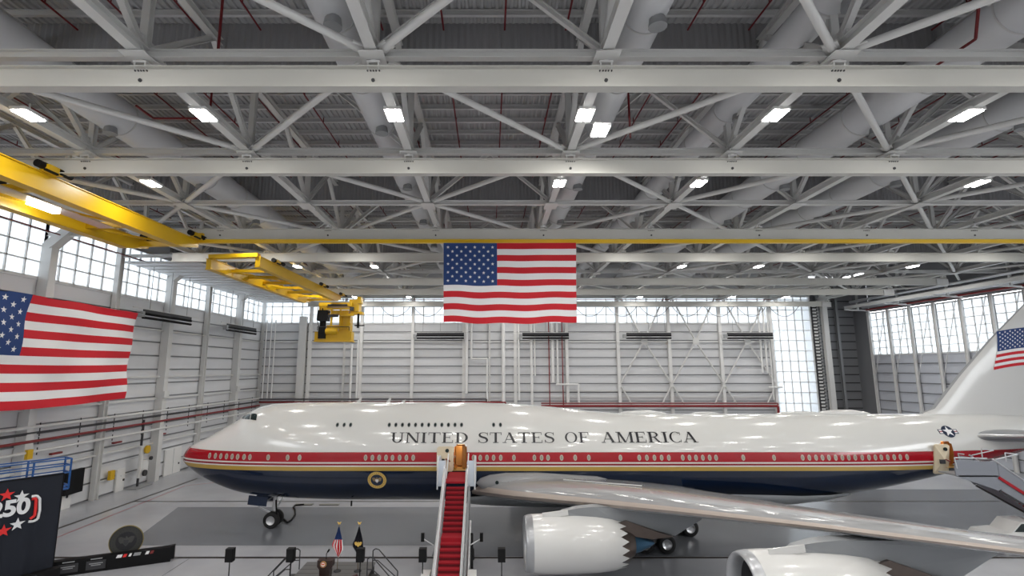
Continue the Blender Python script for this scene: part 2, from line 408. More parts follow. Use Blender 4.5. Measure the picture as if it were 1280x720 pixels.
for j,yy in enumerate(NY[:-1]):
    if yy < 5: continue
    t = empty('cross_truss', (13,yy,ZC), 'white cross truss spanning left to right, %s one counted from the camera' % ORD[j-3], 'truss', G_C)
    member('bottom_chord', (XL+.15,yy,ZC+.0), (XR-.15,yy,ZC+.0), ('H',.30,.32,.035), M_STEEL, t)
    member('top_chord', (XL+.15,yy,ZT), (XR-.15,yy,ZT), ('H',.3,.3,.04), M_STEEL, t)
    for i,xx in enumerate(NX[:-1]):
        if i == 0: continue
        x2 = NX[i+1]; xm = (xx+x2)/2
        if (i+j) % 2 == 0:
            member('web_diagonal', (xx,yy,ZC+.1), (xm,yy,ZT-.1), ('H',.26,.28,.03), M_STEEL, t)
            member('web_diagonal', (x2,yy,ZC+.1), (xm,yy,ZT-.1), ('H',.2,.22,.03), M_STEEL, t)
G_B = 'horizontal pipe bracing between the trusses'
for j in range(len(NY)-2):
    y0,y1 = NY[j],NY[j+1]
    if y1 < 8: continue
    t = empty('pipe_bracing', (13,y0,ZC), 'row of zigzag white pipe braces, %s row from the camera' % ORD[j-2], 'bracing', G_B)
    for i in range(1,len(NX)-1):
        a,c = ((i,y0),(i+1,y1)) if (i+j) % 2 == 0 else ((i,y1),(i+1,y0))
        p0 = Vector((NX[a[0]],a[1],ZC)); p1 = Vector((NX[c[0]],c[1],ZC)); u = (p1-p0).normalized()
        member('brace_pipe', p0+u*.55, p1-u*.55, ('T',.15,10), M_STEEL, t)
        key = 'bp'
        if key not in CACHE: CACHE[key] = MB().box((0,0,.0),(.5,.06,.9)).mesh('end_plate', M_STEEL)
        for q in (p0+u*.1, p1-u*1.0):
            M = basis(u).to_4x4(); M.translation = q+u*.45; inst('end_plate', CACHE[key], t, M)
# ---- crane runway beams
G_R = 'long white crane beams spanning left to right'
hanger = MB().box((0,0,.30),(.5,.35,.08)).box((0,0,.5),(.16,.3,.45)).box((-.2,0,.2),(.05,.3,.25)).box((.2,0,.2),(.05,.3,.25))
hanger = hanger.mesh('hanger', M_STEEL); hbolt = MB()
for dx in (-.22,-.1,.0,.1,.22): hbolt.tube((dx,-.03,0),(dx,.03,0),.03,n=6)
hbolt.tube((0,-.03,-.38),(0,.03,-.38),.07,n=8); hbolt = hbolt.mesh('bolt_group', M_DGRY)
for k,(yy,xa) in enumerate(((17.5,XL),(25.9,XL),(39.7,-27.5),(48.3,-30.6),(62.1,-24),(70.6,-24),(84.0,-30))):
    t = empty('crane_beam', (13,yy,ZB), 'long white crane runway beam spanning left to right, %s from the camera' % ORD[k] + (', with a yellow bottom rail' if k==2 else ''), 'beam', G_R)
    xe = 56.2; h = .80
    b = MB(); b.box(((xa+xe)/2,yy,ZB),(xe-xa,.03,h)); b.box(((xa+xe)/2,yy,ZB+h/2),(xe-xa,.4,.04)); b.box(((xa+xe)/2,yy,ZB-h/2),(xe-xa,.45,.05))
    b.build('web_and_flanges', M_BEAM, t)
    if k == 2: MB().box(((xa+xe)/2,yy,ZB-h/2-.18),(xe-xa,.3,.28)).build('yellow_rail', M_YEL2, t)['label'] = 'yellow rail under the beam'
    if k in (3,4,5,6): MB().box((xe-.6,yy,ZB-.1),(1.4,.35,.8)).build('end_stop', M_STEEL, t)
    for xx in NX:
        if xa+1 < xx < xe:
            inst('hanger', hanger, t, Matrix.Translation((xx,yy,ZB+h/2-.1)))
            if k < 3: inst('bolt_group', hbolt, t, Matrix.Translation((xx,yy-.03,ZB+h/2-.1)))
# ---- ducts
G_D = 'large round ventilation ducts'
dn = {-26.6:'far left', -19.9:'third from the left, above the yellow crane', -5.8:'left of the centre flag', 5.8:'right of the centre flag', 13.0:'over the wing root', 19.9:'right of centre over the wing', 27.0:'far right'}
for xx,z,r in ((-19.9,25.8,.95),(-5.8,25.6,.75),(5.8,25.6,.75),(12.8,26.3,.7),(19.9,25.8,.95),(27.5,26.0,.9)):
    who = {-19.9:'leftmost, above the yellow crane',-5.8:'just left of the hanging flag',5.8:'just right of the hanging flag',12.8:'third from the right',19.9:'second from the right',27.5:'rightmost'}[xx]
    t = empty('air_duct', (xx,20,z), 'large round pale duct running front to back, '+who, 'duct', G_D)
    y = YF+2; me = MB().tube((0,0,0),(0,4.2,0),r,n=24).mesh('duct_section', M_DUCT); rg = MB().tube((0,-.03,0),(0,.03,0),r+.04,n=24).mesh('seam_ring', M_PURL)
    noz = MB().tube((0,0,0),(.0,0,-.35),.28,.34,n=12).mesh('nozzle', M_GREY)
    k = 0
    while y < YB-12:
        inst('duct_section', me, t, Matrix.Translation((xx,y,z))); inst('seam_ring', rg, t, Matrix.Translation((xx,y,z)))
        if k % 2 == 0: inst('nozzle', noz, t, Matrix.Translation((xx+.2,y+3.4,z-r+.05)))
        y += 4.2; k += 1
# ---- sprinkler lines
sprig = MB().tube((0,0,0),(0,0,.35),.03,n=6).mesh('sprig', M_SPR)
xx = XL+2.0; k = 0
while xx < XR-1:
    t = empty('sprinkler_line', (xx,20,28.2), 'thin dark red sprinkler pipe under the roof deck, %s counted from the left wall' % ORD[k], 'sprinkler pipe', 'sprinkler lines')
    zz = 28.25
    for (ya,yb) in ((YF+2,21.9),(22.8,40.7),(41.8,59.8),(60.9,82)):
        member('pipe', (xx,ya,zz), (xx,yb,zz), ('T',.045,6), M_SPR, t)
        y = ya+1.5
        while y < min(yb,62): inst('sprig', sprig, t, Matrix.Translation((xx,y,zz))); y += 3.4
    xx += 2.87; k += 1
for (pts,lab) in (
    ([(-10.6,18.3,28.3),(-10.6,18.3,24.4),(-12.6,18.3,24.4)], 'dark red drop pipe behind the nearest beam at the left'),
    ([(-14.5,24.8,27),(-14.5,24.8,25.3),(-17.4,24.8,25.3),(-17.4,23.5,25.3)], 'dark red branch pipe hooking beside the left duct'),
    ([(7.0,24,28),(7.0,24,25.0),(7.7,26.4,25.0),(7.7,26.4,26)], 'dark red branch pipe hooking beside the right central duct'),
    ([(17.4,15.5,28.7),(17.9,17.2,24.5),(17.9,19,24.5)], 'dark red drop pipe right of the second duct from the right'),
    ([(XL+1.6,10,23.9),(XL+1.6,84,23.9)], 'long dark red pipe running over the left wall windows'),
    ([(-30,84.8,23.9),(47,84.8,23.9)], 'long dark red pipe along the farthest crane beam')):
    tag(MB().path(pts,.055).build('fire_pipe', M_SPR), lab, 'pipe', 'red fire pipes')

# ================================================================= LAMPS
lamp_body = MB().box((0,0,.09),(.76,1.15,.14)).box((0,0,.2),(.4,.5,.14)).mesh('lamp_housing', M_WHT)
lamp_dif = MB().box((-.19,0,0),(.28,1.02,.05)).box((.19,0,0),(.28,1.02,.05)).mesh('lamp_diffuser', M_LITD)
rowname = {}
def lamp(x, y, z, lab):
    t = empty('high_bay_light', (x,y,z), lab, 'light fixture', 'high bay lights')
    inst('lamp_housing', lamp_body, t, Matrix.Translation((x,y,z))); inst('lamp_diffuser', lamp_dif, t, Matrix.Translation((x,y,z)))
    member('hanger_rod', (x,y,z+.2), (x,y,z+.6), ('B',.06,.06), M_STEEL, t)
    ld = bpy.data.lights.get('high_bay') or bpy.data.lights.new('high_bay','AREA')
    ld.shape = 'RECTANGLE'; ld.size = .85; ld.size_y = 1.2; ld.energy = LAMP_W; ld.color = (1,.965,.91)
    o = bpy.data.objects.new('lamp_light', ld); link(o, t, Matrix.Translation((x,y,z-.05)))
rows = [(-6,NX[1:12],'behind the camera'),(4.4,NX[1:12],'above the camera'),(13.0,NX[1:12],'just above the frame'),
        (21.6,[-20.8,-12.9,-4.3,4.3,12.9,21.5,30.1,38.7],'nearest row in view'),
        (30.2,[-29,-20.9,4.3,12.9,30.1,38.7],'second row in view'),
        (44.8,[-29.5,-21.5,-12.9,4.3,12.9,21.5,30.1,38.7,47.3],'row by the yellow rail'),
        (56.2,[-21.5,-12.9,-4.3,21.5,30.1,47.3],'row past the yellow rail'),
        (65,NX[2:12],'third farthest row'),(73.6,NX[2:12],'second farthest row'),  # two full rows added to brighten the far end of the hall
        (81,[-21.5,-12.9,4.3,24.0,38.7,47.3],'farthest row')]
for y,xs_,nm in rows:
    for k,x in enumerate(xs_): lamp(x, y, 23.78, 'white high bay light, %s from left in the %s' % (ORD[k], nm))
lamp(5.2, 22.6, 23.5, 'small white light right beside the high bay light nearest the centre'); member('lamp_bracket', (4.3,22.6,23.95), (5.3,22.6,23.95), ('B',.08,.08), M_STEEL, bpy.data.objects['high_bay_light.%03d' % (sum(len(r[1]) for r in rows))])

# ================================================================= YELLOW CRANES
def girder(x, ya, yb, zt, depth, t, wd=.55):
    z = zt-depth/2; b = MB(); poly = [(ya,zt-depth),(yb-2.2,zt-depth),(yb,zt-depth*.55),(yb,zt),(ya,zt)]
    M = Matrix(((0,0,1,x-wd/2),(1,0,0,0),(0,1,0,0),(0,0,0,1)))
    b.prism(poly, M, wd); b.box((x,(ya+yb)/2,zt),(wd+.16,yb-ya,.05)); b.box((x,(ya+yb-2.2)/2,zt-depth),(wd+.16,yb-ya-2.2,.05))
    return b.build('girder', M_YEL, t)
def drive(p, t):
    b = MB(); b.box((0,0,0),(.5,.9,.35),0); b.tube((-.1,-.8,.1),(-.1,.1,.1),.2,n=12,mi=1); b.tube((.2,.2,.0),(.2,1.0,.0),.17,n=12,mi=1); b.box((0,.6,.25),(.35,.3,.25),0); b.box((.25,-.3,-.2),(.12,.8,.1),1)
    b.build('drive_unit', [M_YEL,M_BLK], t, Matrix.Translation(p))
c1 = empty('bridge_crane', (-25,25,22.4), 'large near yellow bridge crane slung under the beams at upper left', 'crane', 'yellow bridge cranes')
girder(-23.4, 6, 39.7, 22.55, .98, c1, .5); girder(-27.0, 6, 39.2, 22.35, 1.0, c1, .5)
for yy in (8,17.5,26.0,33,38.2):
    member('cross_tie', (-27,yy,21.9), (-23.4,yy,22.0), ('B',.3,.4), M_YEL, c1)
for ya,yb in ((17.5,26),(26,33),(33,38)): member('diagonal_tie', (-26.8,ya,21.8), (-23.6,yb,21.8), ('B',.12,.12), M_YEL, c1)
for yy in (17.5,25.9,39.3):
    drive((-22.9,yy-.4,22.75), c1); drive((-26.5,yy-.4,22.45), c1)
member('walkway', (-25.4,10,21.75), (-25.4,33,21.75), ('B',1.0,.06), M_SILV, c1)
for yy in (22.5, 28.3): MB().box((-25.6,yy,21.6),(.4,1.8,.1)).build('crane_lamp', M_LITD, c1)
c2 = empty('bridge_crane', (-22.5,58,22.4), 'farther yellow bridge crane with a trolley and hoist at its far end', 'crane', 'yellow bridge cranes')
girder(-20.9, 45.2, 70.5, 22.5, .95, c2, .45); girder(-25.3, 45.2, 71.2, 22.3, .95, c2, .45)
member('cross_tie', (-25.3,45.4,22.5), (-20.9,45.4,22.65), ('B',.7,.35), M_YEL, c2)
for yy in (49,52.5,56,59.5,63,66.5,70): member('cross_tie', (-25.3,yy,21.9), (-20.9,yy,21.9), ('B',.3,.3), M_YEL, c2)
for ya,yb in ((49,56),(56,63),(63,70)): member('diagonal_tie', (-25.2,ya,21.8), (-21,yb,21.8), ('B',.13,.13), M_YEL, c2)
for yy in (48.3,62.1,70.4): drive((-20.4,yy,22.6), c2); 
for yy in (48.3,62.1,70.4): drive((-25.8,yy,22.4), c2)
b = MB(); b.box((-20.6,69,21.0),(4.4,2.2,.5)); b.box((-20.0,69,20.0),(2.2,1.6,.5)); b.box((-21.9,68.8,19.6),(1.4,1.4,.35)); b.box((-18.2,69,20.9),(1.3,1.4,1.6)); b.box((-17.9,69,19.9),(1.6,1.2,.35)); b.box((-19.4,69,18.3),(1.5,1.3,2.4))
b.box((-22.3,69,20.5),(1.0,2.0,.5)); b.box((-20.4,68.2,20.45),(3.6,.3,.25)); b.box((-19.9,68.1,19.0),(.25,.2,2.6)); b.box((-21.1,68.1,19.0),(.25,.2,2.6)); b.box((-19.0,68.0,19.6),(1.8,.5,.3)); b.tube((-18.8,67.9,18.4),(-18.8,68.4,18.4),.35,n=12); b.box((-17.5,68.6,21.6),(.5,1.2,.9)); b.box((-20.3,68.4,18.0),(2.8,.6,.45))
b.build('trolley', M_YEL, c2)
rl = MB().path([(-22.8,67.8,17.5),(-22.8,67.8,18.0),(-18.6,67.8,18.0),(-18.6,67.8,17.5)],.05); rl.box((-20.9,68.05,19.5),(1.4,.3,.35)); rl.box((-18.4,68.0,20.4),(.5,.3,.5)); rl.tube((-21.6,67.9,20.9),(-19.0,67.9,20.9),.14,n=8); rl.build('trolley_fittings', M_DGRY, c2)
MB().box((-20.8,68.8,16.75),(4.9,1.3,1.25)).box((-20.8,68.8,16.1),(5.1,1.5,.12)).tube((-22.6,68.1,17.4),(-20.2,68.1,17.4),.38,n=14).build('lower_carriage', M_YEL, c2)
MB().tube((-22.3,68.4,17.6),(-22.3,68.4,20.5),.42,n=12).box((-22.2,68.3,19.5),(1.3,1.3,1.4)).box((-22.2,67.9,17.2),(.9,.5,1.5)).tube((-17.6,68.4,17.9),(-17.6,68.4,19.8),.16,n=8).box((-17.4,68.4,18.2),(1.2,.6,.12)).build('hoist_machinery', M_BLK, c2)
MB().path([(-22.9,68,20.6),(-23.0,68,19),(-22.5,67.9,17.6)],.05).path([(-22.7,68,20.6),(-22.4,68,18.6)],.05).build('cable', M_BLK, c2)
# festoon cable swags in front of the back-wall windows
fe = empty('festoon_cable', (20,84.15,22.7), 'dark cable hanging in swags below the farthest crane beam', 'cable')
for k in range(14):
    a = -18+k*5.35; 
    if a > 50: break
    pts = [(a+4.9*t/8, 84.15, 22.7-1.7*(1-(2*t/8-1)**2)) for t in range(9)]
    MB().path(pts,.045,n=5).build('cable_loop', M_DGRY, fe)

# ================================================================= FLAGS
def star(cx, cy, r, rot=0):
    return [(cx+(r if k%2==0 else r*.40)*math.sin(rot+PI*k/5), cy+(r if k%2==0 else r*.40)*math.cos(rot+PI*k/5)) for k in range(10)]
def flag(name, f, L, H, label, group, NU=52, sr=.030):
    """f(u, v) -> point; u along the fly in metres, v down from the top in metres"""
    NVV = 26; vs = []; fs = []; mi = []
    for i in range(NU+1):
        for j in range(NVV+1): vs.append(f(L*i/NU, H*j/NVV))
    b = MB()
    for i in range(NU):
        for j in range(NVV):
            s_ = j//2; m_ = 2 if (i < NU*.4 and s_ < 7) else (0 if s_ % 2 == 0 else 1)
            b.add([vs[i*(NVV+1)+j], vs[(i+1)*(NVV+1)+j], vs[(i+1)*(NVV+1)+j+1], vs[i*(NVV+1)+j+1]], [(0,1,2,3)], m_, True)
    e = empty(name, f(0,0), label, 'flag', group)
    o = b.build('cloth', [M_FRED,M_FWHT,M_FBLU], e)
    bm = bmesh.new(); bm.from_mesh(o.data); bmesh.ops.remove_doubles(bm, verts=bm.verts, dist=1e-4); bm.to_mesh(o.data); bm.free()
    cw = math.floor(NU*.4+.999)/NU*L; ch = H*7/13; eps = .03
    for r in range(9):
        nn = 6 if r % 2 == 0 else 5
        for q in range(nn):
            cu = cw*((2*q+1 if nn == 6 else 2*q+2)/12); cv = ch*(r+1)/10; sb = MB()
            c = f(cu,cv); nr = (f(cu+.05,cv)-c).cross(f(cu,cv+.05)-c).normalized()
            if nr.dot(Vector((0,0,CAMH))-c) < 0: nr = -nr
            pts = [f(pu,pv) for pu,pv in star(cu, cv, H*sr, PI)]
            pts = pts if True else pts
            sb.add([c+nr*eps]+[p+nr*eps for p in pts], [(0,k+1,(k+1)%10+1) for k in range(10)])
            sb.build('star', M_FWHT, e)
    return e
FX0,FX1,FZ1,FZ0 = -3.62,6.78,22.27,16.05
def f1(u, v):
    x = FX0+u; 
    z = FZ1-v + .05*math.sin(u*1.7)*v/6 - .12*math.sin(PI*u/10.4)*(v/6.2)
    x += .14*v/6.2*(1-u/5.2)*.6
    return Vector((x, 39.2+.07*math.sin(u*2.3+v*.5)*(.3+v/8)+.05*math.sin(v*1.3+u*.4), z))
flag('hanging_flag', f1, 10.4, 6.22, 'large American flag hanging from the yellow-railed beam at the centre', 'American flags', sr=.022)
def f2(u, v):
    y = 29.7+u; t = u/19.5
    z = 17.80-.12*(t-1) - v*(7.95/7.9) + .16*math.sin(v*.7)*0 - .45*math.sin(PI*t)*(.2+.8*v/7.9) + .25*math.sin(PI*t)*.6
    y -= .6*(v/7.9)*t
    return Vector((-34+.12*math.sin(u*1.1+v*.6)+.1*math.sin(v*1.6-u*.5), y, z))
flag('hanging_flag', f2, 19.5, 7.95, 'large American flag hanging along the left wall, cut by the frame edge', 'American flags')
member('flag_cable', (-34,29,17.9), (-34,50,17.9), ('T',.03,6), M_DGRY)
tag(bpy.data.objects['flag_cable'], 'thin steel cable carrying the flag along the left wall', 'cable')

# ================================================================= THE AIRCRAFT
U0, YC = -24.9, 43.5
air = empty('airliner', (0,YC,0), 'white, red and navy four-engine wide-body jet with UNITED STATES OF AMERICA lettering', 'aircraft')
def interp(tab, u):
    if u <= tab[0][0]: return tab[0][1]
    for (a,va),(c,vc) in zip(tab, tab[1:]):
        if u <= c:
            t = (u-a)/(c-a); return va+(vc-va)*t
    return tab[-1][1]
def smooth_tab(tab):       # Catmull-Rom resample
    out = []; P = tab
    for k in range(len(P)-1):
        p0 = P[max(k-1,0)]; p1 = P[k]; p2 = P[k+1]; p3 = P[min(k+2,len(P)-1)]
        m1 = (p2[1]-p0[1])/max(p2[0]-p0[0],1e-6); m2 = (p3[1]-p1[1])/max(p3[0]-p1[0],1e-6); h = p2[0]-p1[0]
        for q in range(8):
            t = q/8; out.append((p1[0]+h*t, (2*t**3-3*t**2+1)*p1[1]+(t**3-2*t**2+t)*h*m1+(-2*t**3+3*t**2)*p2[1]+(t**3-t**2)*h*m2))
    out.append(P[-1]); return out
TOP = [(0,5.45),(.12,5.85),(.5,6.3),(1.1,6.62),(2.1,7.08),(3.4,7.86),(4.3,8.38),(5.05,8.95),(6.0,9.42),(7.0,9.64),(9,9.74),(14,9.78),(24,9.74),(27.5,9.6),(30.7,9.34),(33.4,9.04),(36,8.86),(40,8.82),(58,8.82),(66,8.85),(71,8.6),(74,8.2)]
BOT = smooth_tab([(0,5.25),(.12,5.0),(.5,4.75),(.95,4.5),(2.1,3.78),(4.7,2.80),(7.3,2.42),(11.2,2.22),(15,2.16),(48,2.16),(51,2.32),(54.2,2.72),(60,3.85),(64,4.8),(68.7,6.0),(72,6.9),(74,7.6)])
HW = smooth_tab([(0,.12),(.12,.50),(.5,1.0),(1,1.4),(2.1,1.95),(3.4,2.38),(5,2.75),(7,3.02),(9,3.17),(11,3.25),(50,3.25),(54,3.15),(58,2.85),(62,2.4),(66,1.8),(70,1.1),(74,.3)])
ZCT = [(0,5.38),(6,5.4),(50,5.45),(56,5.6),(60,5.95),(64,6.5),(68.7,7.2),(74,7.9)]
def sec(u):
    t,bt,h,z = interp(TOP,u),interp(BOT,u),interp(HW,u),interp(ZCT,u); return t,bt,h,z
us = [0,.05,.12,.25,.5,.8,1.1,1.6,2.1,2.7,3.4,3.9,4.3,4.7,5.05,5.5,6,6.5,7,8,9,10,11,12.5] + [14+1*k for k in range(0,60)] + [74]
NS = 56; b = MB(); vs = []
for u in us:
    t,bt,h,z = sec(u)
    for k in range(NS):
        a = 2*PI*k/NS; cy,sz = math.cos(a),math.sin(a)
        vs.append((U0+u, YC+h*cy, z+(t-z)*sz if sz > 0 else z+(z-bt)*sz))
fs = [(i*NS+k, (i+1)*NS+k, (i+1)*NS+(k+1)%NS, i*NS+(k+1)%NS) for i in range(len(us)-1) for k in range(NS)]
fs += [tuple(range(NS)), tuple(reversed(range((len(us)-1)*NS, len(us)*NS)))]
b.add(vs, fs, 0, True); b.sm[-1] = b.sm[-2] = False
fus = b.build('fuselage', [M_FUS, M_WOOD], air)
bm = bmesh.new(); bm.from_mesh(fus.data); bmesh.ops.recalc_face_normals(bm, faces=bm.faces); bm.to_mesh(fus.data)
BVH = BVHTree.FromBMesh(bm); bm.free()      # vertices were written in world coordinates; children carry the offset
def on_skin(X, Z, off=.015):
    h = BVH.ray_cast(Vector((X,0,Z)), Vector((0,1,0)))
    if h[0] is None: return None, None
    n = h[1] if h[1].y < 0 else -h[1]
    return h[0]+n*off, n
def skin_frame(X, Z, off=.015):
    p,n = on_skin(X,Z,off); zz = (Vector((0,0,1))-n*n.z).normalized(); xx = (-n).cross(zz).normalized()*1.0
    xx = zz.cross(n)*-1; xx = Vector((xx.x,xx.y,xx.z)); 
    if xx.x < 0: xx = -xx
    M = Matrix((xx, -n, zz)).transposed().to_4x4(); M.translation = p; return M       # local x aft, local -y outward, local z up
def side_px(x, y, iters=4):  # point on the port skin seen at photo pixel (x, y)
    r = ray(x,y).normalized(); h = BVH.ray_cast(Vector((0,0,CAMH)), r); return h[0]
# cut the two doors
fus.data.validate()
D2X0,D2X1,D2Z0,D2Z1 = side_px(567.5,585).x, side_px(583.5,585).x, 4.95, 6.82
D5X0,D5X1,D5Z0,D5Z1 = side_px(1178,570).x, side_px(1192.5,570).x, 5.05, 6.95
def cutter(x0,x1,z0,z1,depth):
    yy = on_skin((x0+x1)/2,(z0+z1)/2)[0].y
    c = MB().box(((x0+x1)/2, yy+depth/2-.4, (z0+z1)/2), (x1-x0, depth+.8, z1-z0)).build('cut', M_WOOD)
    bm = bmesh.new(); bm.from_mesh(c.data); bmesh.ops.bevel(bm, geom=[e for e in bm.edges if abs((e.verts[0].co-e.verts[1].co).y) > .5], offset=.16, segments=3, affect='EDGES'); bmesh.ops.recalc_face_normals(bm, faces=bm.faces); bm.to_mesh(c.data); bm.free(); return c
cuts = [cutter(D2X0,D2X1,D2Z0,D2Z1,2.0), cutter(D5X0,D5X1,D5Z0,D5Z1,1.6)]
for c in cuts:
    md = fus.modifiers.new('b','BOOLEAN'); md.object = c; md.operation = 'DIFFERENCE'; md.solver = 'EXACT'; md.material_mode = 'TRANSFER'
dg = bpy.context.evaluated_depsgraph_get(); dg.update()
nm_ = bpy.data.meshes.new_from_object(fus.evaluated_get(dg)); fus.modifiers.clear(); fus.data = nm_
nm_.set_sharp_from_angle(angle=math.radians(35))
for c in cuts: bpy.data.objects.remove(c)

def flatpoly(b, M, poly, d=.012, mi=0):  # poly in local x,z of a skin frame; d = how proud it stands
    n = len(poly); cx = sum(p[0] for p in poly)/n; cz = sum(p[1] for p in poly)/n
    vs = [M @ Vector((cx,-d,cz))] + [M @ Vector((x,-d,z)) for x,z in poly] + [M @ Vector((x,.01,z)) for x,z in poly]
    b.add(vs, [(0,k+1,(k+1)%n+1) for k in range(n)], mi); b.add(vs, [(k+1,n+k+1,n+(k+1)%n+1,(k+1)%n+1) for k in range(n)], mi)
def oval(rx, rz, n=16): return [(rx*math.cos(2*PI*k/n), rz*math.sin(2*PI*k/n)) for k in range(n)]
I4 = Matrix.Identity(4)
def ovalmesh(rx, rz, m0, m1):
    b = MB(); flatpoly(b, I4, oval(rx,rz), .012, 0); flatpoly(b, I4, oval(rx*.66,rz*.70), .022, 1); return b.mesh('cabin_window', [m0,m1])
WF = mat('window_surround', (.50,.44,.38), .3)
win_main = ovalmesh(.135,.215,WF,M_WINP); win_up = ovalmesh(.13,.20,mat('upper_window_surround',(.25,.25,.25),.3),M_GLASSD)
mains = [261.7,269,275.8,283,290,297,305,312.4,335.2,359.5,374.5,457,465.5,474,482.5,490.7,499.5,508,516.5,592,600.3,608.7,617,625.9,642.4,668,677,685,702,719,736,775.5,799,808.5,818,827,836,853.4,861.8,870,878.5,887,895,929,967.5] + [850+v/2.977 for v in (456,481,506,530,554,579,604,628,652,678,703,727,749,773,797,820,845)]
for px in mains:
    p = side_px(px, 572)
    if p: inst('cabin_window', win_main, air, skin_frame(p.x, 5.86, .004))
for px in [422.6,431,439]+[425+(185+24.35*k)/2.977 for k in range(12)]+[617,625.5]:
    p = side_px(px, 527.5); inst('upper_deck_window', win_up, air, skin_frame(p.x, 8.19, .004))
# cockpit glass: panes following the skin
def skin_quad(pts, name, m, off=.02):
    q = [side_px(*p) for p in pts]
    if any(v is None for v in q): return
    b = MB(); n = (q[1]-q[0]).cross(q[2]-q[0]).normalized()
    if n.y > 0: n = -n
    N = 4; g = []
    for i in range(N+1):
        for j in range(N+1):
            u,v = i/N,j/N; P = (q[0]*(1-u)+q[1]*u)*(1-v)+(q[3]*(1-u)+q[2]*u)*v
            h = BVH.find_nearest(P); g.append(h[0]+(h[1] if h[1].dot(n) > 0 else -h[1])*off)
    b.add(g, [(i*(N+1)+j,(i+1)*(N+1)+j,(i+1)*(N+1)+j+1,i*(N+1)+j+1) for i in range(N) for j in range(N)], 0, True)
    b.build(name, m, air)
skin_quad([(308.5,518.5),(313.5,517.2),(312.5,524.5),(306.0,524.0)], 'cockpit_window', M_GLASSD)
skin_quad([(314.5,517.1),(321.8,517.8),(320.4,525.6),(313.3,524.6)], 'cockpit_window', M_GLASSD)
skin_quad([(304.5,520.8),(307.8,518.9),(305.2,523.9),(302.2,523.5)], 'cockpit_window', M_GLASSD)

# ---- serif lettering built from strokes
T_,H_ = .17,.06
def stem(x, y0=0, y1=1, wd=T_): return [((x-wd/2,y0+(y1-y0)*k/5),(x+wd/2,y0+(y1-y0)*k/5)) for k in range(6)]
def hbar(x0, x1, y, th=H_): return [((x0+(x1-x0)*k/4,y-th/2),(x0+(x1-x0)*k/4,y+th/2)) for k in range(5)]
def serif(x, y, wd=.34): return hbar(x-wd/2, x+wd/2, y+(H_/2 if y < .5 else -H_/2))
def arc(cx, cy, rx, ry, a0, a1, tk=T_, th=H_, n=16):
    return [((cx+rx*math.cos(a),cy+ry*math.sin(a)),(cx+(rx-tk)*math.cos(a),cy+(ry-th)*math.sin(a))) for a in [math.radians(a0+(a1-a0)*k/n) for k in range(n+1)]]
def diag(x0,y0,x1,y1,wd): return [((x0+(x1-x0)*k/5-wd/2,y0+(y1-y0)*k/5),(x0+(x1-x0)*k/5+wd/2,y0+(y1-y0)*k/5)) for k in range(6)]
def spine(pts):   # (x, y, width)
    P = []; 
    for k in range(len(pts)-1):
        p0,p1,p2,p3 = pts[max(k-1,0)],pts[k],pts[k+1],pts[min(k+2,len(pts)-1)]
        for q in range(4):
            t = q/4; P.append(tuple(.5*((2*p1[i])+(-p0[i]+p2[i])*t+(2*p0[i]-5*p1[i]+4*p2[i]-p3[i])*t*t+(-p0[i]+3*p1[i]-3*p2[i]+p3[i])*t**3) for i in range(3)))
    P.append(pts[-1]); out = []
    for k,(x,y,wd) in enumerate(P):
        a = P[max(k-1,0)]; c = P[min(k+1,len(P)-1)]; dx,dy = c[0]-a[0],c[1]-a[1]; l = math.hypot(dx,dy) or 1
        nx,ny = -dy/l,dx/l; out.append(((x-nx*wd/2,y-ny*wd/2),(x+nx*wd/2,y+ny*wd/2)))
    return out
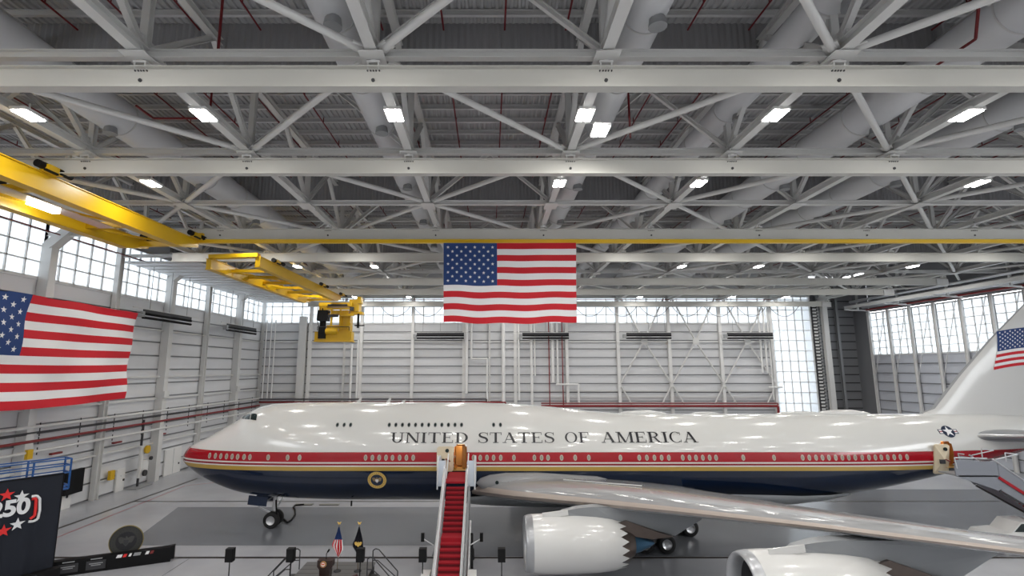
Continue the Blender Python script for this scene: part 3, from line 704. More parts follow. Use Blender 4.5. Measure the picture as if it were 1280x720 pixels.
GL = {
 'U': (1.0, [stem(.22,.3,1), stem(.80,.3,1,H_*1.3), arc(.4825,.32,.34,.32,180,360,.155,.06), serif(.22,1,.38), serif(.80,1,.34)]),
 'N': (1.08, [stem(.2,0,1,H_*1.3), stem(.9,0,1,H_*1.3), diag(.2,1,.86,0,.19), serif(.2,0), serif(.9,1), serif(.13,1,.22)]),
 'I': (.5, [stem(.25), serif(.25,0,.38), serif(.25,1,.38)]),
 'T': (.95, [stem(.475), serif(.475,0,.4), hbar(.06,.89,1-H_/2), stem(.08,.74,1,.04), stem(.87,.74,1,.04)]),
 'E': (.92, [stem(.24), hbar(.06,.82,H_/2), hbar(.06,.78,1-H_/2), hbar(.25,.6,.52), stem(.81,0,.27,.04), stem(.77,.75,1,.04), stem(.6,.4,.64,.035)]),
 'D': (1.02, [stem(.24), hbar(.06,.45,H_/2), hbar(.06,.45,1-H_/2), arc(.42,.5,.52,.5,-90,90)]),
 'S': (.85, [spine([(.73,.74,.03),(.70,.88,.05),(.56,.965,.05),(.42,.975,.055),(.25,.93,.08),(.16,.78,.14),(.24,.62,.17),(.42,.53,.17),(.6,.45,.17),(.70,.30,.15),(.66,.12,.10),(.5,.03,.055),(.36,.025,.05),(.2,.08,.05),(.12,.27,.03)]), stem(.73,.7,.99,.035), stem(.11,.01,.3,.035)]),
 'A': (1.08, [diag(.16,0,.5,.97,.055), diag(.86,0,.50,1,.18), hbar(.26,.74,.33), serif(.16,0,.3), serif(.88,0,.36)]),
 'O': (1.05, [arc(.525,.5,.46,.51,0,360,.15,.045,32)]),
 'F': (.86, [stem(.24), hbar(.06,.78,1-H_/2), hbar(.25,.6,.5), serif(.24,0,.4), stem(.77,.74,1,.04), stem(.6,.38,.62,.035)]),
 'M': (1.28, [stem(.19,0,1,H_*1.3), stem(1.07,0,1,T_), diag(.22,1,.62,.02,.17), diag(1.04,1,.64,.02,.05), serif(.19,0), serif(1.07,0,.36), serif(.12,1,.22), serif(1.12,1,.26)]),
 'R': (1.02, [stem(.24), hbar(.06,.48,1-H_/2), hbar(.25,.48,.5), arc(.46,.75,.34,.25,-90,90,.14), diag(.84,0,.52,.5,.15), serif(.24,0,.38), serif(.88,0,.26)]),
 'C': (.98, [arc(.52,.5,.46,.51,48,312,.15,.045,28), stem(.84,.7,.98,.04), stem(.84,.02,.28,.04)]),
}
def word(txt, x0, x1, z0, h):
    tot = sum(GL[c][0] for c in txt); s_ = (x1-x0)/tot; x = x0
    for c in txt:
        wd,st = GL[c]; b = MB()
        for lay,strip in enumerate(st):
            pts = []
            for (a,d) in strip:
                for q in (a,d): pts.append(on_skin(x+q[0]*s_, z0+q[1]*h, .035+.0008*lay)[0])
            b.add(pts, [(2*k,2*k+1,2*k+3,2*k+2) for k in range(len(strip)-1)])
        b.build('letter', M_TEXT, air); x += wd*s_
def zpx(x,y): return side_px(x,y)
zt,zb = side_px(680,540.6).z, side_px(680,553.6).z
for txt,a,c in (('UNITED',488.0,586.3),('STATES',596.6,694.0),('OF',705.0,736.8),('AMERICA',751.0,872.0)):
    word(txt, side_px(a,547).x, side_px(c,547).x, zb, zt-zb)

# ---- round seal, star roundel
def eagle(b, M, s, mi):
    P = [(-.06,.30),(.0,.36),(.07,.30),(.05,.2),(.16,.26),(.34,.34),(.52,.28),(.46,.02),(.34,-.14),(.2,-.12),(.12,-.22),(.0,-.36),(-.12,-.22),(-.2,-.12),(-.34,-.14),(-.46,.02),(-.52,.28),(-.34,.34),(-.16,.26),(-.05,.2)]
    flatpoly(b, M, [(x*s,z*s) for x,z in P], .04, mi)
def seal(M, R, parent, name='round_seal', m=None):
    b = MB(); flatpoly(b, M, oval(R,R,32), .014, 0); flatpoly(b, M, oval(R*.95,R*.95,32), .02, 1); flatpoly(b, M, oval(R*.64,R*.64,32), .026, 0); flatpoly(b, M, oval(R*.60,R*.60,32), .032, 2)
    eagle(b, M, R*.95, 3); flatpoly(b, M, [(-.16*R,.1*R),(.16*R,.1*R),(.14*R,-.14*R),(0,-.26*R),(-.14*R,-.14*R)], .052, 4)
    for k in range(24):
        a = 2*PI*k/24; flatpoly(b, M, [(R*.8*math.cos(a)+x, R*.8*math.sin(a)+z) for x,z in oval(.035*R,.035*R,5)], .028, 0)
    return b.build(name, m or [M_NAVY, M_GOLD, M_NAVY, mat('eagle_brown',(.30,.22,.12),.5), M_FWHT], parent)
p = side_px(471.3,600); M = skin_frame(p.x,p.z,.0); seal(M, .74, air)['label'] = 'round gold-ringed eagle seal'
p = side_px(1185,539.5); M = skin_frame(p.x,p.z,.0); b = MB(); s_ = .45
flatpoly(b, M, [(-1.75*s_,.42*s_),(1.75*s_,.42*s_),(1.75*s_,-.42*s_),(-1.75*s_,-.42*s_)], .014, 0); 
flatpoly(b, M, [(-1.6*s_,.30*s_),(1.6*s_,.30*s_),(1.6*s_,-.30*s_),(-1.6*s_,-.30*s_)], .020, 1); flatpoly(b, M, [(-1.6*s_,.1*s_),(1.6*s_,.1*s_),(1.6*s_,-.10*s_),(-1.6*s_,-.10*s_)], .026, 2)
flatpoly(b, M, oval(1.08*s_,1.08*s_,28), .034, 0); flatpoly(b, M, star(0,.0,1.0*s_), .042, 1)
b.build('star_roundel', [M_NAVY, M_FWHT, mat('dull_red',(.35,.1,.1),.5)], air)['label'] = 'star roundel with side bars'

# ---- open doors swung forward against the skin, warm vestibules
def door(x0, x1, z0, z1, xa, xb, nm, lean=0):
    xm = (xa+xb)/2; p,n = on_skin(xm, (z0+z1)/2, .35); wd = xb-xa; b = MB()
    M = Matrix.Translation((xm, p.y, (z0+z1)/2))
    P = [(-wd/2,-(z1-z0)/2+.12),(-wd/2+.12,-(z1-z0)/2),(wd/2-.12,-(z1-z0)/2),(wd/2,-(z1-z0)/2+.12),(wd/2,(z1-z0)/2-.12),(wd/2-.12,(z1-z0)/2),(-wd/2+.12,(z1-z0)/2),(-wd/2,(z1-z0)/2-.12)]
    N = 8; nP = len(P)
    # curved to follow the skin
    def pt(x, z, d): 
        q,_ = on_skin(xm, (z0+z1)/2+z, 0); return Vector((xm+x, (q.y if q else p.y)-.30-d, (z0+z1)/2+z))
    vs = [pt(0,0,.12)]+[pt(x,z,.12) for x,z in P]+[pt(x,z,0) for x,z in P]+[pt(0,0,0)]
    b.add(vs, [(0,k+1,(k+1)%nP+1) for k in range(nP)]+[(k+1,nP+k+1,nP+(k+1)%nP+1,(k+1)%nP+1) for k in range(nP)]+[(2*nP+1,nP+(k+1)%nP+1,nP+k+1) for k in range(nP)])
    d = b.build('cabin_door', M_CREAM, air); d['label'] = nm
    c = Vector((xm, vs[0].y-.02, (z0+z1)/2))
    MB().box(c+Vector((-.2*wd,0,-.12)),(.34*wd,.1,.3)).build('slide_pack', M_DGRY, d)
    MB().tube(c+Vector((.12*wd,-.01,.35*(z1-z0))),c+Vector((.12*wd,.05,.35*(z1-z0))),.14,n=16).build('door_window', M_GLASSD, d)
    MB().box(c+Vector((.18*wd,-.02,-.05)),(.4,.08,.07),0,Matrix.Rotation(.5,3,'Y')).build('door_handle', M_RED, d)
    MB().bar((xb-.05,p.y+.1,z0+1.0),(x0+.1,p.y+.5,z0+1.0),.1,.15).build('hinge_arm', M_SILV, d)
a = side_px(546.5,572).x; door(D2X0,D2X1,D2Z0-.02,D2Z1-.12,a,D2X0-.02,'open cream-lined forward door')
a = side_px(1167,572).x; door(D5X0,D5X1,D5Z0-.5,D5Z1-.15,a,D5X0+.35,'open cream-lined aft door')
for x0,x1,z0,z1,nm in ((D2X0,D2X1,D2Z0,D2Z1,'forward'),(D5X0,D5X1,D5Z0,D5Z1,'aft')):
    yy = on_skin((x0+x1)/2,(z0+z1)/2)[0].y
    b = MB(); b.box((x0+.30*(x1-x0),yy+1.45,(z0+z1)/2-.1),(.5*(x1-x0),.06,1.5),0); b.box((x1-.22*(x1-x0),yy+.5,(z0+z1)/2),(.30,.1,1.75),1); b.box(((x0+x1)/2,yy+.5,z0+.03),(x1-x0-.05,1.4,.04),0)
    b.build('vestibule_panel', [mat('honey_wood',(.55,.36,.14),.4), M_WOOD], air)
    MB().box(((x0+x1)/2,yy+.9,z1-.06),(.5,.5,.05)).build('vestibule_lamp', mat('warm_lamp',(1,.62,.22),.5,emit=3), air)
    ld = bpy.data.lights.new('vestibule','POINT'); ld.energy = 14; ld.color = (1,.72,.42); ld.shadow_soft_size = .15
    link(bpy.data.objects.new('vestibule_light', ld), air, Matrix.Translation(((x0+x1)/2,yy+.8,z1-.35)))

# ---- aerofoil lofts
def foil(n=12):
    up = []; 
    for k in range(n+1):
        x = .5*(1-math.cos(PI*k/n)); t = 5*(.2969*math.sqrt(x)-.1260*x-.3516*x*x+.2843*x**3-.1036*x**4)
        up.append((x,t))
    return up
FOIL = foil()
def loft(stations, name, parent, mats, vertical=False, edge=None):
    """stations: (span position, x_le, x_te, z_le, thickness m, twist drop) ; span along -Y (port), +Y or Z"""
    prof = [(x,t) for x,t in reversed(FOIL)] + [(x,-t*.75) for x,t in FOIL[1:]]
    n = len(prof); vs = []
    for st in stations:
        P, xl, xt, z, th = st[:5]
        for x,t in prof:
            cx = xl+(xt-xl)*x; o = t*th
            vs.append((cx, P, z+o-(st[5]*x if len(st) > 5 else 0)) if not vertical else (cx, z+o, P))
    b = MB()
    for i in range(len(stations)-1):
        for k in range(n-1):
            xm = (prof[k][0]+prof[k+1][0])/2
            b.add([vs[i*n+k],vs[i*n+k+1],vs[(i+1)*n+k+1],vs[(i+1)*n+k]], [(0,1,2,3)], 1 if (edge and xm < edge) else 0, True)
    b.add([vs[k] for k in range(n)], [tuple(range(n))]); b.add([vs[(len(stations)-1)*n+k] for k in range(n)], [tuple(range(n))])
    o = b.build(name, mats, parent)
    bm = bmesh.new(); bm.from_mesh(o.data); bmesh.ops.remove_doubles(bm, verts=bm.verts, dist=1e-4); bmesh.ops.recalc_face_normals(bm, faces=bm.faces); bm.to_mesh(o.data); bm.free()
    o.data.set_sharp_from_angle(angle=math.radians(50)); return o
def wst(s, sg):
    # s = distance outboard of the centreline
    xl = -.5+.87*(s-3.5); xt = 14.6+.25*max(0,s-3) if s < 12 else 16.85+(s-12)*.61
    z = 3.45+.123*(s-3.5)+.30*math.sin(PI*min(1,max(0,(s-6)/28))); th = 1.9*max(0,1-s/35)**1.6+.28
    if sg > 0: z = 3.45+.075*(s-3.5)
    return (YC+sg*s, xl, xt, z, th, (xt-xl)*(-.02+.062*min(1,max(0,(s-10)/10))))
for sg,nm in ((-1,'near'),(1,'far')):
    wg = loft([wst(s,sg) for s in (2.2,3.5,6,9,12,15.5,20,25,30,33.4,34.3)], 'wing', air, [M_WING, M_WLE], edge=.012)
    for s in (7.5,14.5,18.5,24):
        st = wst(s,sg); L = 4.2 if s < 20 else 3.0
        MB().lathe([(0.01,-L*.6),(.16,-L*.5),(.3,-L*.2),(.33,.1),(.25,L*.35),(.08,L*.55),(.01,L*.6)], Matrix.Translation((st[2]-.8,st[0],st[3]-st[5]-.32)) @ Matrix.Rotation(PI/2,4,'Y'), 12).build('flap_fairing', M_PGRY, wg)
    # flap seam line near the root, slim spoiler edge
    MB().bar((wst(5,sg)[1]+4.5,YC+sg*5,wst(5,sg)[3]+1.0),(wst(9,sg)[1]+5.5,YC+sg*9,wst(9,sg)[3]+.85),.05,.05).build('spoiler_edge', M_WHT, wg)
# wing-body fairing
b = MB(); vs = []; N = 24; ux = [21.5,22.3,23.5,25.5,28,31,36,40,43,46,48.5,51,53,54.5]; sc_ = [.02,.30,.55,.78,.93,1,1,.97,.9,.78,.62,.42,.22,.02]
for u,k_ in zip(ux,sc_):
    for q in range(N+1):
        a = PI+PI*q/N; hw = 3.75*k_**.6; bz = interp(BOT,u); vs.append((U0+u, YC+hw*math.cos(a), bz+.15+1.1*k_+(1.1*k_+.15+.42*k_)*math.sin(a)))
b.add(vs, [(i*(N+1)+q,(i+1)*(N+1)+q,(i+1)*(N+1)+q+1,i*(N+1)+q+1) for i in range(len(ux)-1) for q in range(N)], 0, True)
b.build('belly_fairing', M_PGRY, air)
b = MB()                                         # leading-edge root fairing on the near side
st = wst(3.4,-1)
b.lathe([(.02,-1.6),(.35,-1.3),(.62,-.6),(.78,.6),(.8,3.0),(.5,7.5),(.1,9.0)], Matrix.Translation((.6,YC-3.1,4.0)) @ Matrix.Rotation(PI/2,4,'Y'), 18)
rf = b.build('root_fairing', M_WING, air)
MB().tube((.55,YC-3.1-.72,4.18),(.55,YC-3.1-.66,4.18),.13,n=12).tube((1.4,YC-3.1-.80,4.12),(1.4,YC-3.1-.70,4.12),.13,n=12).build('landing_light', M_GLASSD, rf)

# ---- engines
def engine(xi, yc, zc, R, L, label, xle, zle):
    MX = Matrix.Translation((xi,yc,zc)) @ Matrix.Rotation(PI/2,4,'Y')    # local z runs aft
    NN = 72; b = MB()
    outer = [(R*.86,.0),(R*.90,-.04),(R*.935,.02),(R*.965,.18),(R*.985,.42)]
    e = MB().lathe([(R*.80,.55),(R*.82,.18)]+outer, MX, NN).build('inlet_lip', M_SILV)
    prof = [(R*.985,.42),(R*1.0,.9),(R*1.01,1.8),(R*1.0,2.9),(R*.965,L*.72),(R*.90,L*.88),(R*.845,L-.42)]
    vs = []
    for r,z in prof:
        for k in range(NN): a = 2*PI*k/NN; vs.append(MX @ Vector((r*math.cos(a), r*math.sin(a), z)))
    i0 = len(vs)
    for k in range(NN):                          # chevron teeth
        a = 2*PI*k/NN; ph = (k % 4)/4; z = L-.42 + .45*(1-abs(ph*2-1)); r = R*.845-.08*(1-abs(ph*2-1)); vs.append(MX @ Vector((r*math.cos(a), r*math.sin(a), z)))
    b.add(vs, [(i*NN+k,i*NN+(k+1)%NN,(i+1)*NN+(k+1)%NN,(i+1)*NN+k) for i in range(len(prof)) for k in range(NN)], 0, True)
    b.lathe([(R*.83,L-.45),(R*.80,L-1.5),(R*.76,1.6),(R*.80,.55)], MX, NN, mi=1)
    nac = b.build('engine_nacelle', [M_PWHT, M_DGRY], air); nac['label'] = label
    bpy.data.objects.remove(e)
    MB().lathe([(R*.80,.55),(R*.82,.18)]+outer, MX, NN).build('inlet_lip', mat('lip_grey',(.42,.43,.45),.3,metal=.5), nac)
    fan = MB().lathe([(R*.79,1.3),(R*.2,1.35)], MX, 36, mi=1)
    for k in range(22):
        a = 2*PI*k/22; c,s_ = math.cos(a),math.sin(a); c2,s2 = math.cos(a+.2),math.sin(a+.2)
        fan.add([MX @ Vector(v) for v in ((R*.2*c,R*.2*s_,1.15),(R*.78*c,R*.78*s_,1.05),(R*.78*c2,R*.78*s2,1.3),(R*.2*c2,R*.2*s2,1.25))], [(0,1,2,3)], 0)
    fan.lathe([(.01,.7),(.12,.78),(.3,1.0),(R*.22,1.2)], MX, 20, mi=1).build('fan', [M_GREY, M_BLK], nac)
    MB().lathe([(R*.70,L-1.6),(R*.62,L-.3),(R*.50,L+.35),(R*.42,L+.55)], MX, 32).build('core_cowl', M_EXH, nac)
    MB().lathe([(R*.38,L+.3),(R*.37,L+.5),(R*.30,L+.9),(R*.14,L+1.5),(.02,L+1.8)], MX, 24).build('exhaust_cone', mat('cone_blue',(.05,.13,.22),.3,metal=.5), nac)
    # pylon
    P = PYL; n = len(P); py = MB(); wdt = [.05,.2,.3,.34,.36,.36,.34,.06,.05,.2,.28,.3]
    vs = [(xi+x,yc-wdt[k],zc+z) for k,(x,z) in enumerate(P)] + [(xi+x,yc+wdt[k],zc+z) for k,(x,z) in enumerate(P)]
    py.add(vs, [tuple(range(n)), tuple(range(2*n-1,n-1,-1))]+[(k,n+k,n+(k+1)%n,(k+1)%n) for k in range(n)])
    py.build('pylon', M_PGRY, nac)
    MB().box((xi+1.75,yc-.35,zc+R*1.07),(1.5,.06,.30),0,Matrix.Rotation(-.12,3,'Y')).build('strake', M_PWHT, nac)
    n = len(SHD); vs = [(xi+x,yc+dy,zc+z) for dy in (-.42,.42) for x,z in SHD]
    MB().add(vs, [tuple(range(n)), tuple(range(2*n-1,n-1,-1))]+[(k,n+k,n+(k+1)%n,(k+1)%n) for k in range(n)]).build('heat_shield', M_EXH, nac)
SHD = []
for px,py_ in ((768,655),(783,651),(800,657),(822,665),(842,671),(815,674),(795,671),(776,664)):
    q = at(px,py_,31.4); SHD.append((q.x-2.07, q.z-2.47))
PYL = []
for px,py_ in ((694,645),(704,639.5),(722,635.5),(742,633.5),(768,633.5),(800,634),(850,640),(887,646),(846,671.5),(806,668),(784,660),(720,650)):
    q = at(px,py_,31.5); PYL.append((q.x-2.07, q.z-2.47))
for s,R,xi,zc,lb in ((11.7,1.58,2.07,2.62,'inner'),(20.8,1.58,10.4,3.62,'outer')):
    for sg in (-1,1):
        st = wst(s,sg); engine(xi, YC+sg*s, zc-.15, R, 5.75, 'white %s engine with chevron nozzle' % ('%s %s' % ('near' if sg < 0 else 'far', lb)), st[1], st[3])

# ---- tail
fin = loft([(7.9,34.5,51,YC,.9),(8.9,35.6,50.7,YC,.85),(9.25,36.6,50.6,YC,.8),(12,39.2,50.9,YC,.7),(15,42.3,51.3,YC,.6),(18.5,46.3,51.9,YC,.42),(20.0,48.1,52.2,YC,.33)], 'tail_fin', air, [M_PWHT, M_GREY], vertical=True, edge=.012)
for sg in (-1,1):
    loft([(YC+sg*1.2,37.4,47.0,7.15,1.15),(YC+sg*3,39.0,47.3,7.35,.95),(YC+sg*7,42.4,47.9,7.85,.6),(YC+sg*11,45.9,48.6,8.35,.32)], 'tailplane', air, [M_PGRY, M_SILV], edge=.02)
# flag on the fin
def fpt(u, v): # u aft, v down; on the fin's near face
    X = 42.95+u*5.9-v*.62; Z = 15.62+u*.75-v*3.15+.07*math.sin(u*6); h = FBV.ray_cast(Vector((X,30,Z)), Vector((0,1,0)))
    return Vector((X, (h[0].y if h[0] else YC-.05)-.03, Z))
FBV = BVHTree.FromPolygons([v.co[:] for v in fin.data.vertices], [tuple(p.vertices) for p in fin.data.polygons])
fp = empty('dummy', (0,0,0)); bpy.data.objects.remove(fp)
b = MB(); N = 10
for j in range(13):
    for i in range(N):
        u0,u1 = i/N,(i+1)/N; sh = -.30*(j/13)
        if j < 7 and u0 < .42: m_ = 2
        else: m_ = 0 if j % 2 == 0 else 1
        if j >= 7: sx = -.05*(j-6)/6
        else: sx = 0
        q = [fpt(u0+(sx if i==0 and j>=7 else 0), j/13), fpt(u1, j/13), fpt(u1,(j+1)/13), fpt(u0+(sx if i==0 and j>=7 else 0),(j+1)/13)]
        b.add(q, [(0,1,2,3)], m_)
fl_ = b.build('fin_flag', [M_FRED,M_FWHT,M_FBLU], air)
b = MB()
for r in range(9):
    for q in range(6 if r%2==0 else 5):
        cu = .42*((2*q+1 if r%2==0 else 2*q+2)/12); cv = (r+1)/10*7/13; P = [fpt(cu+x/5.9, cv+z/3.15)+Vector((0,-.03,0)) for x,z in star(0,0,.10,PI)]
        c = fpt(cu,cv)+Vector((0,-.03,0)); b.add([c]+P, [(0,k+1,(k+1)%10+1) for k in range(10)])
b.build('fin_stars', M_FWHT, fl_)
# antenna domes on the crown
for px,py,L_,h_ in ((803,515.5,2.0,.28),(881,516.5,1.2,.15),(1053,516,2.3,.32),(1000,517,2.0,.2)):
    X = (px-612)/656*43.5; MB().lathe([(.01,-L_),(h_*.7,-L_*.7),(h_,-L_*.2),(h_,L_*.3),(h_*.5,L_*.8),(.01,L_)], Matrix.Translation((X,YC,8.84)) @ Matrix.Scale(1.6,4,(0,1,0)) @ Matrix.Rotation(PI/2,4,'Y'), 14).build('antenna_dome', M_PWHT, air)
for px,hh in ((445,.45),(482,.45),(500,.25)):
    X = (px-612)/655*43.5; MB().prism([(0,0),(.35,0),(.5,hh),(.38,hh)], Matrix(((1,0,0,X),(0,0,1,YC-.03),(0,1,0,9.72),(0,0,0,1))), .06).build('blade_antenna', M_PWHT, air)
MB().box(((445-612)/672*43.5*.995,YC-1.5,2.15),(.12,.05,.4)).build('blade_antenna', M_BLK, air)

# ---- landing gear
def wheel(b, c, R, wd):
    M = Matrix.Translation(c) @ Matrix.Rotation(PI/2,4,'X')
    b.lathe([(R*.55,-wd/2),(R*.85,-wd/2),(R,-wd*.32),(R,wd*.32),(R*.85,wd/2),(R*.55,wd/2)], M, 24, 0)
    b.lathe([(.02,-wd*.36),(R*.2,-wd*.42),(R*.24,-wd*.30),(R*.5,-wd*.30),(R*.56,-wd*.5)], M, 24, 1); b.lathe([(R*.56,wd*.5),(R*.5,wd*.30),(.02,wd*.36)], M, 24, 1)
GX = -17.35
ng = empty('x',(0,0,0)); bpy.data.objects.remove(ng)
b = MB(); b.tube((GX+.1,YC,3.0),(GX,YC,1.2),.17,n=14).tube((GX,YC,1.3),(GX,YC,.55),.11,n=12).tube((GX,YC-.55,.62),(GX,YC+.55,.62),.1,n=10).bar((GX-.15,YC,2.3),(GX-1.25,YC,1.5),.08,.12).bar((GX-1.25,YC,1.5),(GX-.1,YC,1.0),.07,.1).bar((GX+.1,YC-.2,1.2),(GX+.8,YC-.2,2.4),.09,.09)
g = b.build('nose_gear', M_SILV, air)
for dy in (-.42,.42): b = MB(); wheel(b, (GX,YC+dy,.625), .62, .42); b.build('wheel', [M_RUB,M_SILV], g)
MB().box((GX-1.05,YC-.75,2.15),(1.5,.06,.7),0,Matrix.Rotation(.1,3,'Y')).box((GX-1.05,YC+.75,2.15),(1.5,.06,.7)).build('gear_door', M_NAVY, g)
for s,gx,lb in ((5.5,11.4,'wing'),(-5.5,11.4,'wing'),(1.9,14.4,'body'),(-1.9,14.4,'body')):
    yy = YC-s; b = MB(); b.tube((gx,yy,3.6),(gx,yy,.8),.22,n=14).bar((gx-.75,yy,.66),(gx+.75,yy,.66),.3,.25).bar((gx,yy,2.6),(gx-1.2,yy,3.6),.1,.15); g = b.build('main_gear', M_SILV, air)
    for dx in (-.74,.74):
        for dy in (-.5,.5): b = MB(); wheel(b, (gx+dx,yy+dy,.625), .62, .46); b.build('wheel', [M_RUB,M_SILV], g)
    MB().box((gx,yy-(.9 if s>0 else -.9),2.4),(2.6,.06,1.3)).build('gear_door', M_PWHT, g)
hp = [(GX+.35,42.9,2.2),(GX+.45,42.9,1.2)]+[tuple(at_z(a,c,.08)) for a,c in ((354,648),(359,653),(364,650),(369,643),(369,637),(366.5,634),(369,631.5),(380,630.5))]
tag(MB().path(hp,.07).build('ground_hose', M_BLK), 'black ground power cable looping from the nose wheel to the floor hatch', 'cable')
for a,c in ((369,391),(400,424)):
    p = at_z(a,631,0); q = at_z(c,631,0)
    tag(MB().box(((p.x+q.x)/2,p.y,.03),(q.x-p.x,.45,.05)).build('service_hatch', mat('hatch',(.20,.20,.17),.5)), '%s flat service hatch plate in the floor behind the nose wheel' % ('left' if a < 395 else 'right'), 'hatch')

# ================================================================= FORWARD AIR STAIRS
SX = -2.3; st_ = empty('air_stairs', (SX,33,0), 'white mobile air stairs with red carpet at the forward door', 'stairs', 'mobile air stairs')
pts = []; z = 4.82; y = 36.5; n_steps = 21; rise = 4.82/n_steps
MB().box((SX,38.1,4.86),(1.45,3.3,.12)).build('top_platform', M_CARP, st_)
M_CARP_SHADE = mat('carpet_riser_shade', (.13,.004,.010), .9)  # darker carpet copy, paints the shade below each step nosing
tread = MB().box((0,0,-rise/2),(1.22,.345,rise)).box((0,-.175,-rise*.68),(1.22,.02,rise*.55),1).box((0,-.175,-.02),(1.22,.04,.05)).mesh('step', [M_CARP, M_CARP_SHADE])
for k in range(n_steps-1):
    z -= rise; dy = .335; y -= dy/2; wide = (k == 9)
    inst('step', tread, st_, Matrix.Translation((SX,y,z))); y -= dy/2
    if wide: MB().box((SX,y-.3,z-rise/2),(1.22,.62,rise)).build('step', M_CARP, st_); y -= .58
yend = y
sl = [(36.6,4.82),(yend,.1)]
for sx in (-1,1):
    xx = SX+sx*.74; poly = [(36.6,4.6),(yend,-.02+.1),(yend,.95),(36.6,5.75)]
    M = Matrix(((0,0,1,xx-.06),(1,0,0,0),(0,1,0,0),(0,0,0,1)))
    MB().prism(poly, M, .12).build('side_panel', mat('stair_white',(.66,.68,.70),.35), st_)
    member('handrail', (xx+sx*.06,36.6,5.95), (xx+sx*.06,yend,1.15), ('T',.045,8), M_SILV, st_)
    member('stringer', (xx+sx*.16,36.9,4.45), (xx+sx*.16,yend+.1,-.0+.1), ('B',.12,.35), M_GREY, st_)
    # canopy-like guards at the top beside the door
    xx2 = SX+(-1.30 if sx < 0 else 1.28); b = MB()
    P = [(36.9,4.5),(39.2,4.5),(39.5,5.2),(39.4,6.0),(38.6,6.3),(37.0,6.1)]; M2 = Matrix(((0,0,1,xx2-.05),(1,0,0,0),(0,1,0,0),(0,0,0,1)))
    b.prism(P, M2, .10); b.box(((xx+xx2)/2,37.0,5.35),(abs(xx2-xx),.06,1.7)); b.build('door_guard', mat('guard_white',(.60,.66,.74),.35), st_)
    member('guard_rail', (xx,37.0,4.6), (xx,39.4,6.3), ('T',.05,8), M_WHT, st_)
    member('guard_rail', (xx2,36.95,4.3), (xx2,36.95,6.55), ('T',.05,8), M_WHT, st_)
    for yy,zt_ in ((36.4,4.3),(33.4,2.3)): member('support_post', (xx+sx*.2,yy,.5), (xx+sx*.2,yy,zt_), ('B',.14,.14), M_GREY, st_)
    member('support_brace', (xx+sx*.22,36.4,.7), (xx+sx*.22,33.4,2.0), ('B',.1,.1), M_SILV, st_)
    for yy in (31.0,36.3): b = MB(); wheel(b, (SX+sx*1.15,yy,.36), .36, .25) ; b = MB(); Mw = Matrix.Translation((SX+sx*1.15,yy,.36)) @ Matrix.Rotation(PI/2,4,'Y'); b.lathe([(.02,-.12),(.3,-.13),(.36,-.08),(.36,.08),(.3,.13),(.02,.12)], Mw, 20); b.build('wheel', M_RUB, st_)
    MB().box((SX+sx*1.3,30.7,.75),(.5,1.8,.7)).build('equipment_box', M_WHT, st_)
    member('mirror_arm', (SX+sx*1.1,33.2,1.9), (SX+sx*1.75,33.4,2.2), ('T',.035,6), M_SILV, st_)
    MB().box((SX+sx*1.8,33.4,2.3),(.2,.12,.5)).build('mirror', M_BLK, st_)
MB().box((SX,33.5,.62),(2.3,7.0,.3)).build('chassis', M_GREY, st_)
member('hydraulic_ram', (SX+1.05,31.5,.8), (SX+1.05,34.6,2.9), ('T',.1,10), M_SILV, st_)
member('hydraulic_ram', (SX+1.25,32.6,.8), (SX+1.2,33.8,2.4), ('T',.08,10), M_BLK, st_)

# ================================================================= AFT AIR STAIRS
e2 = empty('air_stairs', (38,38.5,0), 'grey mobile air stairs descending to the right from the aft door', 'stairs', 'mobile air stairs')
xa = D5X0+.5; xb_ = at(1240,590,38.6).x; YA = 39.0
zf = 4.95; M2 = lambda yy: Matrix(((1,0,0,0),(0,0,1,yy),(0,1,0,0),(0,0,0,1)))
for yy in (38.2,40.0):
    xs0 = 33.35 if yy < 39 else xa; MB().prism([(xs0,zf-.05),(xb_-.1,zf-1.0),(xb_+.15,zf-.9),(xb_+.05,zf+.95),(xs0+.1,zf+1.1),(xs0-.05,zf+.5)], M2(yy), .08).build('platform_side', mat('stair_grey',(.24,.255,.29),.45), e2)
    MB().path([(xs0+.1,yy,zf+.5),(xs0+.0,yy,zf+1.25),(xb_-.6,yy,zf+1.2)],.04).path([(xa+1.7,yy-.1,zf+1.0),(xa+1.7,yy-.1,zf+1.6),(xa+2.6,yy-.1,zf+1.5),(xb_-.1,yy-.1,zf+1.15)],.035).build('handrail', M_SILV, e2)
MB().box(((33.5+xb_)/2,39.05,zf-.02),(xb_-33.5,1.7,.1)).build('platform', M_GREY, e2)
xe_ = xb_+6.6; k = 0; ns = 24
for k in range(ns):
    t = (k+.5)/ns; MB().box((xb_+t*6.6,39.1,zf-(k+1)*zf/ns+zf/ns/2-.02),(6.6/ns,1.4,zf/ns)).build('step', M_CARP, e2)
for yy,mm in ((38.2,'a'),(40.0,'b')):
    MB().prism([(xb_+.12,zf-1.0),(xe_,-.0+.05),(xe_,.85),(xb_+.12,zf+.9)], M2(yy), .07).build('side_panel', mat('stair_grey',(.24,.255,.29),.45), e2)
    member('stringer', (xb_,yy+.03,zf-1.05), (xe_,yy+.03,.12), ('B',.08,.12), M_DGRY, e2)
    member('carpet_edge', (xb_,yy-.06,zf-.1), (xe_,yy-.06,.45), ('B',.04,.2), M_CARP, e2)
    member('handrail', (xb_-.2,yy,zf+1.15), (xe_,yy,1.1), ('T',.06,8), M_SILV, e2)
MB().box((xb_+6.6,39.1,.5),(2.6,1.5,.3)).build('chassis', M_GREY, e2)
for xx in (xb_+5.8,xb_+7.4):
    for yy in (38.1,40.1): b = MB(); wheel(b,(xx,yy,.4),.4,.3); b.build('wheel',[M_RUB,M_SILV],e2)
